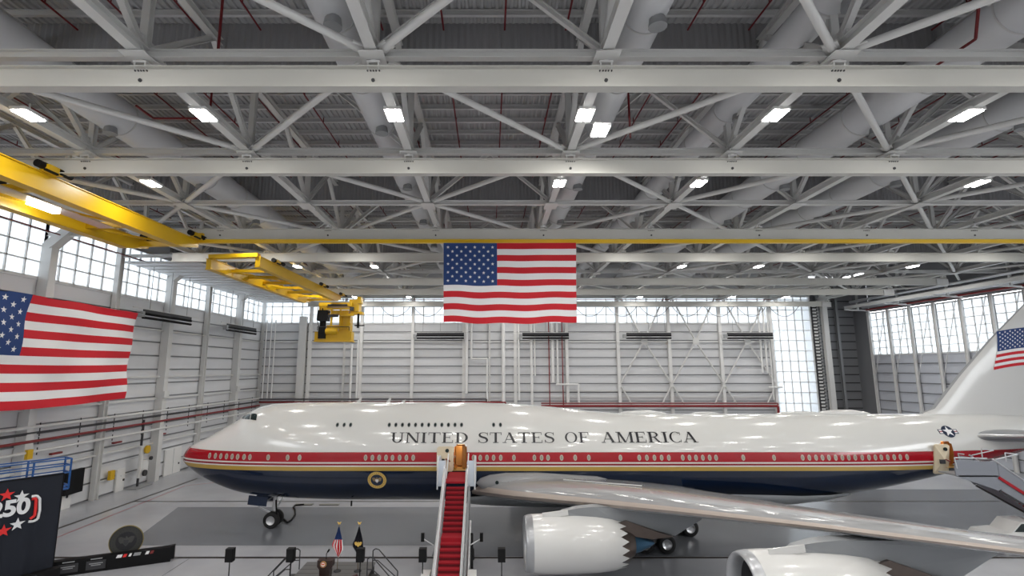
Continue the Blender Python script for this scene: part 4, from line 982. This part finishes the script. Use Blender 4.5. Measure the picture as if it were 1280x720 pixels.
member('support_post', (xb_+5.4,39.1,.5), (xb_+5.4,39.1,.8), ('B',.2,.2), M_DGRY, e2)

# ================================================================= WHITE PICKUP
TX,TY = 37.6,40.5
TX,TY = 36.9, 39.1
pk = empty('pickup_truck', (TX,TY,0), 'white pickup truck parked behind the near wing at the far right', 'truck')
M3 = Matrix.Translation((TX,TY,0)) @ Matrix.Rotation(0,4,'Z') @ Matrix(((1,0,0,0),(0,0,1,-.95),(0,1,0,0),(0,0,0,1)))
MB().prism([(-1.6,.55),(4.0,.55),(4.0,1.15),(.9,1.15),(.0,1.1),(-.2,1.12),(-1.45,1.02),(-1.65,.8)], M3, 1.9).build('body', M_WHT, pk)
M4 = Matrix.Translation((TX,TY,0)) @ Matrix(((1,0,0,0),(0,0,1,-.85),(0,1,0,0),(0,0,0,1)))
MB().prism([(-.15,1.1),(.55,1.78),(1.9,1.8),(2.1,1.12)], M4, 1.7).build('cab', M_WHT, pk)
MB().prism([(.02,1.17),(.58,1.70),(1.2,1.72),(1.2,1.15)], Matrix.Translation((0,-.03,0)) @ M4, .02).prism([(1.28,1.15),(1.28,1.72),(1.82,1.72),(1.98,1.15)], Matrix.Translation((0,-.03,0)) @ M4, .02).build('cab_glass', M_GLASSD, pk)
for dx in (-.85,2.9):
    for dy in (-.85,.85): b = MB(); wheel(b,(TX+dx,TY+dy,.4),.4,.26); b.build('wheel',[M_RUB,M_SILV],pk)

# ================================================================= STAGE, LECTERN, FLAGS, SPEAKERS
sg_ = empty('stage', (-9.0,32,0), 'low grey slatted stage platform in front of the parked jet', 'stage')
x0,x1 = -10.4,-7.2
SZ = .75
k = 0; y = 29.2; me = MB().box((0,0,0),(4.2,.56,.08)).mesh('deck_board', mat('stage_grey',(.13,.13,.13),.6))
while y < 33.6: inst('deck_board', me, sg_, Matrix.Translation((-9.1,y,SZ))); y += .6
MB().box((-9.1,31.3,.35),(4.1,4.6,.7)).build('skirt', M_BLK, sg_)
def railing(xc, sgn):
    t = empty('stage_stair_rail', (xc,31.5,0), 'black tube stair railing at the %s end of the stage' % ('left' if sgn < 0 else 'right'), 'railing', 'stage railings')
    for yy in (31.2,32.6):
        b = MB(); xe = xc+sgn*1.5
        b.path([(xc,yy,SZ),(xc,yy,SZ+1.05),(xc+sgn*.15,yy,SZ+1.15),(xc+sgn*.35,yy,SZ+1.1),(xe-sgn*.1,yy,.75),(xe,yy,.65),(xe,yy,0)],.035)
        b.path([(xc,yy,SZ+.5),(xc+sgn*.3,yy,SZ+.5),(xe,yy,.25)],.03); b.build('rail', M_DGRY, t)
    for q in range(3): MB().box((xc+sgn*(.2+.4*q),31.9,SZ-.25*(q+1)+.02),(.4,1.2,.05)).build('stair_tread', M_DGRY, t)
railing(-11.3,-1); railing(-6.95,1)
LX,LY = -9.15,30.7
lt = empty('lectern', (LX,LY,SZ), 'dark wooden lectern with round seal and microphone on the stage', 'lectern')
Mx = Matrix(((1,0,0,LX),(0,0,1,LY-.25),(0,1,0,SZ+.04),(0,0,0,1)))
MB().prism([(-.26,0),(.26,0),(.30,.72),(.42,.86),(.42,1.18),(-.42,1.18),(-.42,.86),(-.30,.72)], Mx, .5).build('body', mat('lectern_wood',(.022,.010,.008),.35), lt)
seal(Matrix.Translation((LX-.08,LY-.26,SZ+1.03)), .17, lt, 'round_seal', [M_GOLD, mat('seal_red',(.35,.12,.08),.5), M_FWHT, M_FRED, M_GOLD])
MB().path([(LX,LY,SZ+1.2),(LX,LY,SZ+1.5),(LX+.1,LY-.05,SZ+1.65)],.02).tube((LX+.08,LY-.05,SZ+1.62),(LX+.17,LY-.08,SZ+1.75),.05,n=8).build('microphone', M_BLK, lt)
b = MB(); b.box((LX-.45,LY-.9,SZ+.25),(.55,.4,.5)).box((LX+1.4,LY-.4,SZ+.2),(1.0,.4,.35),0,Matrix.Rotation(-.35,3,'Y')); tag(b.build('stage_monitor', mat('maroon',(.05,.008,.008),.5)), 'dark low boxes standing on the stage beside the lectern', 'monitor')
def pole_flag(x, y, kind):
    t = empty('pole_flag', (x,y,SZ), ('small American flag draped on a stand beside the lectern' if kind=='us' else 'small dark navy flag with gold emblem on a stand behind the speaker box'), 'flag', 'flags on stands')
    member('pole', (x,y,SZ), (x,y,SZ+2.65), ('T',.02,8), mat('pole_wood',(.12,.08,.04),.4), t)
    MB().lathe([(.22,0),(.22,.06),(.05,.12)], Matrix.Translation((x,y,SZ+.04)), 14).build('stand', M_DGRY, t)
    MB().prism([(-.05,0),(.05,0),(.12,.16),(0,.1),(-.12,.16)], Matrix(((1,0,0,x),(0,0,1,y),(0,1,0,SZ+2.62),(0,0,0,1))), .03).build('finial', M_GOLD, t)
    # draped cloth: narrow at the top, widest low, folded to a point
    prof = [(.0,.03,.04),(.3,.10,.13),(.7,.24,.24),(1.05,.36,.30),(1.2,.34,.30),(1.5,.12,.14),(1.62,.02,.04)]
    NP = 16; b = MB(); rows_ = []
    for (d,wl,wr) in prof:
        rows_.append([Vector((x-wl+(wl+wr)*i/NP, y-.05+.05*math.sin(i*1.9+d), SZ+2.5-d + .18*(i/NP-.5)*(-1 if d > 1 else 0))) for i in range(NP+1)])
    for r_ in range(len(rows_)-1):
        for i in range(NP):
            m_ = 0 if kind != 'us' else (2 if r_ < 2 else ((i//2) % 2))
            b.add([rows_[r_][i],rows_[r_][i+1],rows_[r_+1][i+1],rows_[r_+1][i]], [(0,1,2,3)], m_, True)
    b.build('cloth', [M_FRED,M_FWHT,M_FBLU] if kind=='us' else [mat('flag_navy',(.008,.010,.02),.6)]*3, t)
    if kind != 'us':
        b = MB(); eagle(b, Matrix.Translation((x,y-.10,SZ+1.55)), .42, 0); b.build('emblem', M_GOLD, t)
p = at(422.5,690,32.2); pole_flag(p.x, 32.2, 'us'); p = at(448,690,32.2); pole_flag(p.x, 32.2, 'navy')
for k,px in enumerate((287.5,363.5,450.5,528.5,627)):
    p = at(px, 697, 31.0); t = empty('speaker_stand', (p.x,31,0), 'thin black tripod stand carrying the %s box speaker from the left' % ORD[k], 'speaker stand', 'speaker stands')
    member('pole', (p.x,31,.25), (p.x,31,1.75), ('T',.03,8), M_BLK, t)
    for a in (0,2.1,4.2): member('leg', (p.x,31,.55), (p.x+.5*math.cos(a),31+.5*math.sin(a),.02), ('T',.02,6), M_BLK, t)
    s_ = empty('loudspeaker', (p.x,31,1.75), 'black box speaker on a thin stand, %s from the left' % ORD[k], 'speaker', 'box speakers on stands')
    MB().box((p.x,31,2.10),(.42,.36,.70)).build('cabinet', M_BLK, s_); MB().box((p.x,30.80,2.10),(.36,.03,.62)).build('grille', mat('grille_black',(.009,.009,.01),.7,spec=.2), s_)

# ================================================================= BANNER, BARRIER, LIFT (left foreground)
P1 = Vector((-26.1,32.8,0)); D = Vector((.547,.837,0)).normalized()    # banner runs towards the camera along -D
nB = Vector((D.y,-D.x,0)); 
BL = 7.5
def bpt(s, z, off=0): return P1 - D*s + Vector((0,0,z)) + nB*off       # s metres left of the banner's right edge
bn = empty('event_banner', P1, 'tall dark grey banner with 250 logo, red and white stars', 'banner')
b = MB(); N = 90; vs = []
for i in range(N+1):
    s = BL*i/N; fold = .05*math.sin(s*5.2)+.03*math.sin(s*9.1+1)
    for j in range(9):
        z = .8+5.35*j/8; k_ = 1-min(1,j/7)*.75; vs.append(bpt(s, z, fold*k_))
b.add(vs, [(i*9+j,(i+1)*9+j,(i+1)*9+j+1,i*9+j+1) for i in range(N) for j in range(8)], 0, True); b.build('fabric', mat('banner_charcoal',(.018,.021,.030),.75,spec=.2), bn)
MB().bar(bpt(0,6.17),bpt(BL,6.17),.08,.08).bar(bpt(0,.8),bpt(0,6.15),.06,.06).build('banner_frame', M_BLK, bn)
MBn = Matrix((D, Vector((0,0,1)), nB)).transposed().to_4x4()           # local x right, y up, z towards viewer
def bM(s, z, off=.09): M = MBn.copy(); M.translation = bpt(s, z, off); return M
def text_mesh(txt, size, M, m, parent, name='lettering', ext=.01, off=.0, shear=0, align='CENTER'):
    cu = bpy.data.curves.new('t','FONT'); cu.body = txt; cu.size = size; cu.extrude = ext; cu.offset = off; cu.align_x = align; cu.align_y = 'CENTER'; cu.shear = shear
    o = bpy.data.objects.new('t', cu); COL.objects.link(o); dg = bpy.context.evaluated_depsgraph_get(); me = bpy.data.meshes.new_from_object(o.evaluated_get(dg)); bpy.data.objects.remove(o)
    me.materials.clear(); me.materials.append(m); return inst(name, me, parent, M)
def on_banner(px, py):                                                 # banner coordinates (s, z) of a photo pixel
    r = ray(px,py); o = Vector((0,0,CAMH)); t = (P1-o).dot(nB)/r.dot(nB); q = o+r*t; return -(q-P1).dot(D), q.z
s,z = on_banner(14.5,639); 
text_mesh('250', 1.18, bM(on_banner(12,635)[0], on_banner(12,636)[1]), mat('print_white',(.72,.74,.76),.6), bn, off=.045)
M_PW = MATS['print_white']; M_PR = mat('print_red',(.70,.02,.02),.6)
for (px,py,m_) in ((8,618.5,M_PR),(26.2,620.5,M_PW),(21,655,M_PW),(3.5,663.5,M_PR)):
    s,z = on_banner(px,py); MB().prism(star(0,0,.36), bM(s,z), .015).build('star', m_, bn)
def bracket(pxs, m_, wd, z_):
    q = [on_banner(*p) for p in pxs]; b = MB(); b.path([bpt(s,z,z_) for s,z in q], wd, n=8); b.build('bracket', m_, bn)
bracket([(39,620.3),(45.5,619.4),(49,623),(49,638),(46.5,648.5),(41,651.5),(35,651.8)], M_PW, .07, .08)
bracket([(39.5,623.5),(44.5,623),(43.8,636),(42.5,644.5),(37,648.3)], M_PR, .075, .08)
# ledge under the banner with lettering
ld_ = empty('banner_ledge', P1-D*3, 'black ledge panel below the dark banner with white slanted lettering', 'panel')
b = MB(); M = MBn.copy(); M.translation = bpt(BL/2-.1,.42,.35); b.box((0,0,0),(BL+.2,.84,.5)); b.build('panel_box', M_BLK, ld_, M)
s,z = on_banner(41,713); M = MBn.copy(); M.translation = bpt(1.05,.42,.62); text_mesh('THEY SAY', .62, M, M_PW, ld_, off=.018, shear=.25, align='RIGHT')
# low black barrier with printed panels
A = Vector((-26.7,33.5,0)); Bq = Vector((-20.9,36.3,0)); Dq = (Bq-A).normalized(); Lq = (Bq-A).length; nq = Vector((Dq.y,-Dq.x,0))
br = empty('barrier', (A+Bq)/2, 'low black barrier with small printed panels and red-white patches', 'barrier')
MQ = Matrix((Dq, Vector((0,0,1)), nq)).transposed().to_4x4()
def qM(s,z,off): M = MQ.copy(); M.translation = A+Dq*s+Vector((0,0,z))+nq*off; return M
MB().prism([(0,0),(Lq-.2,0),(Lq-.2,.15),(Lq,.15),(Lq,.95),(Lq-.3,.9),(0,.88)], qM(0,0,-.25), .5).build('barrier_body', M_BLK, br)
for s0,s1 in ((.35,1.35),(1.75,2.75)):
    MB().box(((s0+s1)/2,.42,0),(s1-s0,.5,.03)).build('printed_panel', M_DGRY, br, qM(0,0,.27))
    for r_,(wd,zz) in enumerate(((.7,.52),(.5,.42))): MB().box(((s0+s1)/2,zz,0),(wd,.05,.012)).build('print_line', M_GREY, br, qM(0,0,.29))
    MB().box(((s0+s1)/2,.78,0),(.6,.06,.012)).build('print_line', M_GREY, br, qM(0,0,.26))
for s0,s1,m_ in ((3.25,3.6,M_FWHT),(3.6,3.85,M_PR),(3.9,4.1,M_FWHT),(4.15,4.6,M_GREY),(4.8,5.05,M_FWHT),(5.05,5.3,mat('dark_print_red',(.22,.03,.03),.6))):
    MB().prism([(s0,.66),(s1-.06,.66),(s1,.84),(s0+.08,.84)], qM(0,0,.255), .02).build('print_patch', m_, br)
# seal disc standing on the barrier
p = at(158,676,35.3)
sd = empty('seal_disc', (p.x,35.3,.9), 'round dark seal plaque with a gold rim standing on the black barrier', 'plaque')
Mr = Matrix.Translation((p.x,35.3,p.z)) @ Matrix.Rotation(.45,4,'Z')
b = MB().lathe([(.01,-.04),(.95,-.04),(.95,.04),(.01,.04)], Mr @ Matrix.Rotation(PI/2,4,'X'), 40, sm=False); b.build('disc', mat('rim_gold',(.20,.16,.05),.4), sd)
seal(Mr @ Matrix.Translation((0,-.045,0)), .90, sd, 'seal_face', [mat('seal_black',(.012,.013,.016),.35), mat('seal_ring',(.035,.035,.032),.4), MATS['seal_black'], mat('seal_grey',(.05,.05,.047),.4), M_DGRY])
MB().box((0,-.0,0),(.3,.1,.4)).build('foot', M_BLK, sd, Matrix.Translation((p.x,35.3,p.z-1.05)))
# blue guard-rail lift behind the banner
lf = empty('blue_lift', (-27,35,0), 'blue lift platform with guard rails standing behind the dark banner', 'lift')
def rect(xa_,ya_,xb2,yb2):
    return [(xa_,ya_),(xb2,ya_),(xb2,yb2),(xa_,yb2)]
lx1 = at(86.5,600,34.6).x; C = Vector((lx1,34.6,0)); Dl = D
def lp(s, d, z): return C - Dl*s - nB*d + Vector((0,0,z))
for s,d in ((0,0),(0,1.0),(1.9,0),(1.9,1.0),(3.8,0),(3.8,1.0),(5.7,0)): member('rail_post', lp(s,d,4.9), lp(s,d,6.75), ('B',.08,.08), M_BLUE, lf)
for z in (5.1,5.9,6.35,6.75):
    for d in (0,1.0): member('guard_rail', lp(0,d,z), lp(6,d,z), ('B',.07,.07), M_BLUE, lf)
    member('guard_rail', lp(0,0,z), lp(0,1.0,z), ('B',.07,.07), M_BLUE, lf)
MB().box((0,0,0),(6,.12,1.1)).build('deck', M_BLUE, lf, Matrix.Translation(lp(3,.5,4.9)) @ Matrix((D,Vector((0,0,1)),nB)).transposed().to_4x4() @ Matrix.Identity(4))
for k in range(5):
    z = .9+.8*k
    for d in (.1,.9):
        member('scissor_arm', lp(1.5,d,z), lp(4.5,d,z+.8), ('B',.1,.12), M_BLUE, lf); member('scissor_arm', lp(4.5,d,z), lp(1.5,d,z+.8), ('B',.1,.12), M_BLUE, lf)
M = MBn.copy(); M.translation = lp(3,.5,.55); MB().box((0,0,0),(4.2,.7,1.3)).build('base', M_BLUE, lf, M)
MB().tube(lp(1.4,-.1,.35),lp(1.4,1.1,.35),.35,n=16).tube(lp(4.6,-.1,.35),lp(4.6,1.1,.35),.35,n=16).build('wheels', M_RUB, lf)

# ================================================================= WALL EQUIPMENT
PXX = XL+1.0
for zz,r,m_,lb in ((7.75,.14,M_STEEL,'white pipe along the left wall, topmost of the bundle'),(7.25,.11,M_DGRY,'dark pipe along the left wall, under the white one'),(6.6,.12,M_RED,'dark red pipe along the left wall, lowest of the coloured bundle'),(5.75,.13,M_STEEL,'white pipe along the left wall, below the red pipe')):
    t = empty('wall_pipe', (PXX,50,zz), lb, 'pipe', 'pipes along the left wall')
    member('pipe', (PXX,12,zz), (PXX,YB-1,zz), ('T',r,8), m_, t)
    y = 14
    while y < YB-2: member('clamp', (PXX+.02,y,zz-.3), (PXX+.02,y,zz+.3), ('B',.06,.06), M_DGRY, t); y += 4.3
for (a,c,z_,m_,r,lb) in ((XL+1,2.6,7.1,M_RED,.14,'dark red pipe along the lower back wall, left part'),(8.4,47.0,6.5,M_RED,.2,'dark red double pipe along the lower back wall, right part'),(8.4,47.0,6.95,M_RED,.1,'thinner dark red pipe over the right lower back wall pipe'),(XL+1,-.5,7.6,M_DGRY,.1,'dark pipe along the lower back wall, left part')):
    t = tag(MB().path([(a,YB-1.2,z_),(c,YB-1.2,z_),(c,YB-1.2,z_-2.5)],r).build('wall_pipe', m_), lb, 'pipe', 'pipes along the back wall')
def heater(p0, p1, lab):
    p0 = Vector(p0); p1 = Vector(p1); t = empty('tube_heater', (p0+p1)/2, lab, 'heater', 'radiant tube heaters')
    member('tube', p0, p1, ('T',.14,10), M_BLK, t); member('tube', p0-Vector((0,0,.42)), p1-Vector((0,0,.42)), ('T',.14,10), M_BLK, t)
    member('reflector', p0+Vector((0,0,.22)), p1+Vector((0,0,.22)), ('B',.1,.5), M_DGRY, t)
    u = (p1-p0).normalized()
    for q in (p0+u, (p0+p1)/2, p1-u): member('hanger_rod', q+Vector((0,0,.25)), q+Vector((0,0,6.2)), ('B',.05,.05), M_GREY, t)
    MB().box(p0-u*.3-Vector((0,0,.1)),(.5,.5,.6)).build('burner', M_GREY, t)
    member('support_arm', p0-u*1.6+Vector((0,0,.5)), p1+u*1.6+Vector((0,0,.5)), ('B',.1,.1), M_STEEL, t)
Y_ = YB-1.8
for k,(a,c) in enumerate(((521,580),(653,711),(783,839),(909,966))):
    heater(at(a,419.5,Y_), at(c,419.5,Y_), 'long black tube heater high on the back wall, %s from the left' % ORD[k])
xw = XL+1.9
heater((xw,54.0,18.3),(xw,62.8,18.3),'long black tube heater on the left wall, nearer one under the windows')
heater((xw,71.5,18.3),(xw,80.5,18.3),'long black tube heater on the left wall, farther one near the corner')
# vertical pipes and ladder-like risers on the back wall
G_V = 'vertical pipes on the back wall'
Yp = YB-1.0
for k,(px,y0,y1,r,m_,lb) in enumerate(((440,430,505,.20,M_WHT,'left of the plain bay'),(448,425,505,.16,M_WHT,'left of the plain bay'),(583.5,404,492,.26,M_WHT,'under the left edge of the flag'),(589.5,404,448,.16,M_WHT,'under the left edge of the flag'),
        (609,448,510,.16,M_WHT,'joining the stepped pipe'),(629,404,512,.30,M_WHT,'below the flag'),(648,404,500,.18,M_WHT,'below the flag'),(664,404,512,.22,M_WHT,'below the flag'),(668,404,470,.12,M_WHT,'below the flag'),(690,404,478,.26,M_WHT,'below the flag'),(696,404,480,.16,M_WHT,'below the flag'),
        (685.5,402,512,.085,M_RED,'below the flag'),(702,402,512,.085,M_RED,'below the flag'),(723,480,515,.16,M_WHT,'right of the red pipes'),(947,385,466,.16,M_WHT,'right end of the braced bays'),(953,385,466,.16,M_WHT,'right end of the braced bays'),(958,385,500,.12,M_WHT,'right end of the braced bays'))):
    a = at(px,y0,Yp); c = at(px,y1,Yp); c.x = a.x
    tag(MB().tube(a,c,r,n=10).tube(c+Vector((0,0,(a.z-c.z)*.4)),c+Vector((0,0,(a.z-c.z)*.4+.2)),r*1.35,n=10).build('riser_pipe', m_), ('dark red' if m_ is M_RED else 'white')+' riser pipe on the back wall, %s riser from left' % ORD[k], 'pipe', G_V)
for px0,px1,y_,lb in ((589,609,448.5,'left stepped'),(695,723,480.5,'right stepped'),(961,978,484,'corner')):
    a = at(px0,y_,Yp); c = at(px1,y_,Yp); c.z = a.z; tag(MB().tube(a,c,.16,n=10).build('cross_pipe', M_WHT), 'short white horizontal pipe on the back wall, %s one' % lb, 'pipe', 'horizontal pipes on the back wall')
for k,px in enumerate((334,340,345)):
    a = at(px,400,Yp); c = at(px,500,Yp); c.x = a.x; tag(MB().tube(a,c,.11,n=8).build('riser_pipe', M_WHT), 'thin white pipe beside the left back corner, %s of three' % ORD[k], 'pipe', 'thin corner pipes')
# left wall ground level: doors, cabinets, signs
def wbox(name, px, py, w_, h_, dep, m_, lab, cat, zc=None):
    r = ray(px,py); k = (XL+.35+dep)/r.x; p = Vector((0,0,CAMH))+r*k
    z = p.z if zc is None else zc
    o = MB().box((XL+.35+dep/2,p.y,z),(dep,w_,h_)).build(name, m_); tag(o, lab, cat); return o,p
for k,(yy,wd) in enumerate(((47.5,3.6),(55.6,1.2),(64.5,3.2))):
    d = struct(MB().box((XL+.2,yy,1.5 if wd > 2 else 1.1),(.16,wd,3.0 if wd > 2 else 2.2)).build('door_%d' % (k+1), M_WHT)); 
    MB().box((XL+.32,yy+wd*.35,1.05),(.1,.15,.2)).build('handle', M_DGRY, d); MB().box((XL+.24,yy,1.5),(.12,.04,2.9 if wd > 2 else .1)).build('seam', M_GREY, d)
wbox('dark_screen', 94, 602, 2.0, 2.1, .35, M_BLK, 'black rectangular screen on the left wall right of the blue rail', 'screen')
wbox('warning_sign', 38, 568, .5, .75, .9, M_YEL, 'small yellow sign high on the left wall column', 'sign')
wbox('warning_sign', 141, 594, .6, .9, .3, M_YEL, 'small yellow sign low on the left wall by the hose station', 'sign')
for px,py in ((72,566.5),(148,553),(204,542.5)): wbox('red_notice', px, py, 1.1, .16, .3, M_RED, 'small red notice strip on the left wall girt, %s' % {72:'nearest the dark banner',148:'above the hose station',204:'nearest the aircraft nose'}[px], 'notice')
hs = empty('hose_station', (XL+1,57.5,0), 'fire hose station with yellow and dark fittings standing at the left wall', 'hose station')
p = at_z(155,604,0); yy = 57.4; 
MB().box((XL+1.1,yy,.05),(1.2,2.6,.08)).build('base_plate', M_GREY, hs); member('column', (XL+.9,yy,0), (XL+.9,yy,7), ('T',.12,8), M_DGRY, hs)
MB().tube((XL+1.2,yy-.3,1.0),(XL+1.2,yy-.3,4.3),.22,n=10).box((XL+1.2,yy+.2,2.2),(.5,.9,1.2)).build('manifold', M_WHT, hs)
MB().tube((XL+1.5,yy,3.9),(XL+1.7,yy,3.9),.42,n=14).build('hose_reel', M_YEL, hs); MB().tube((XL+1.6,yy-.2,1.5),(XL+1.8,yy-.2,1.5),.32,n=12).tube((XL+1.6,yy+.6,2.9),(XL+1.8,yy+.6,2.9),.2,n=10).build('valve', M_DGRY, hs)
b = MB(); wk = [(71.0,1.6,2.6,.9,M_GREY),(73.5,1.4,3.4,.9,M_DGRY),(76.5,2.0,3.0,1.0,M_WALLD),(79.5,2.0,2.2,1.2,M_GREY)]
for k,(yy,wd,h,dp,m_) in enumerate(wk):
    dp += .0; e = empty('equipment_cabinet', (XL+.4+dp/2,yy,0), 'tall grey equipment cabinet at the left wall beyond the nose, %s from the camera' % ORD[k], 'cabinet', 'cabinets at the left wall')
    MB().box((XL+.4+dp/2,yy,h/2),(dp,wd,h)).build('body', m_, e); MB().box((XL+.42+dp,yy,h*.55),(.04,wd*.8,h*.7)).build('door', M_GREY if m_ is not M_GREY else M_WALLD, e); MB().box((XL+.46+dp,yy+wd*.3,h*.5),(.05,.06,.3)).build('handle', M_DGRY, e)
MB_ = MB().box((XL+2.2,67.6,.8),(1.0,1.4,1.6)).box((XL+2.2,67.6,1.7),(.8,1.2,.2)); tag(MB_.build('floor_unit', M_DGRY), 'dark boxy unit on the floor beside the bent left wall column', 'unit')
print('objects', len(bpy.data.objects))
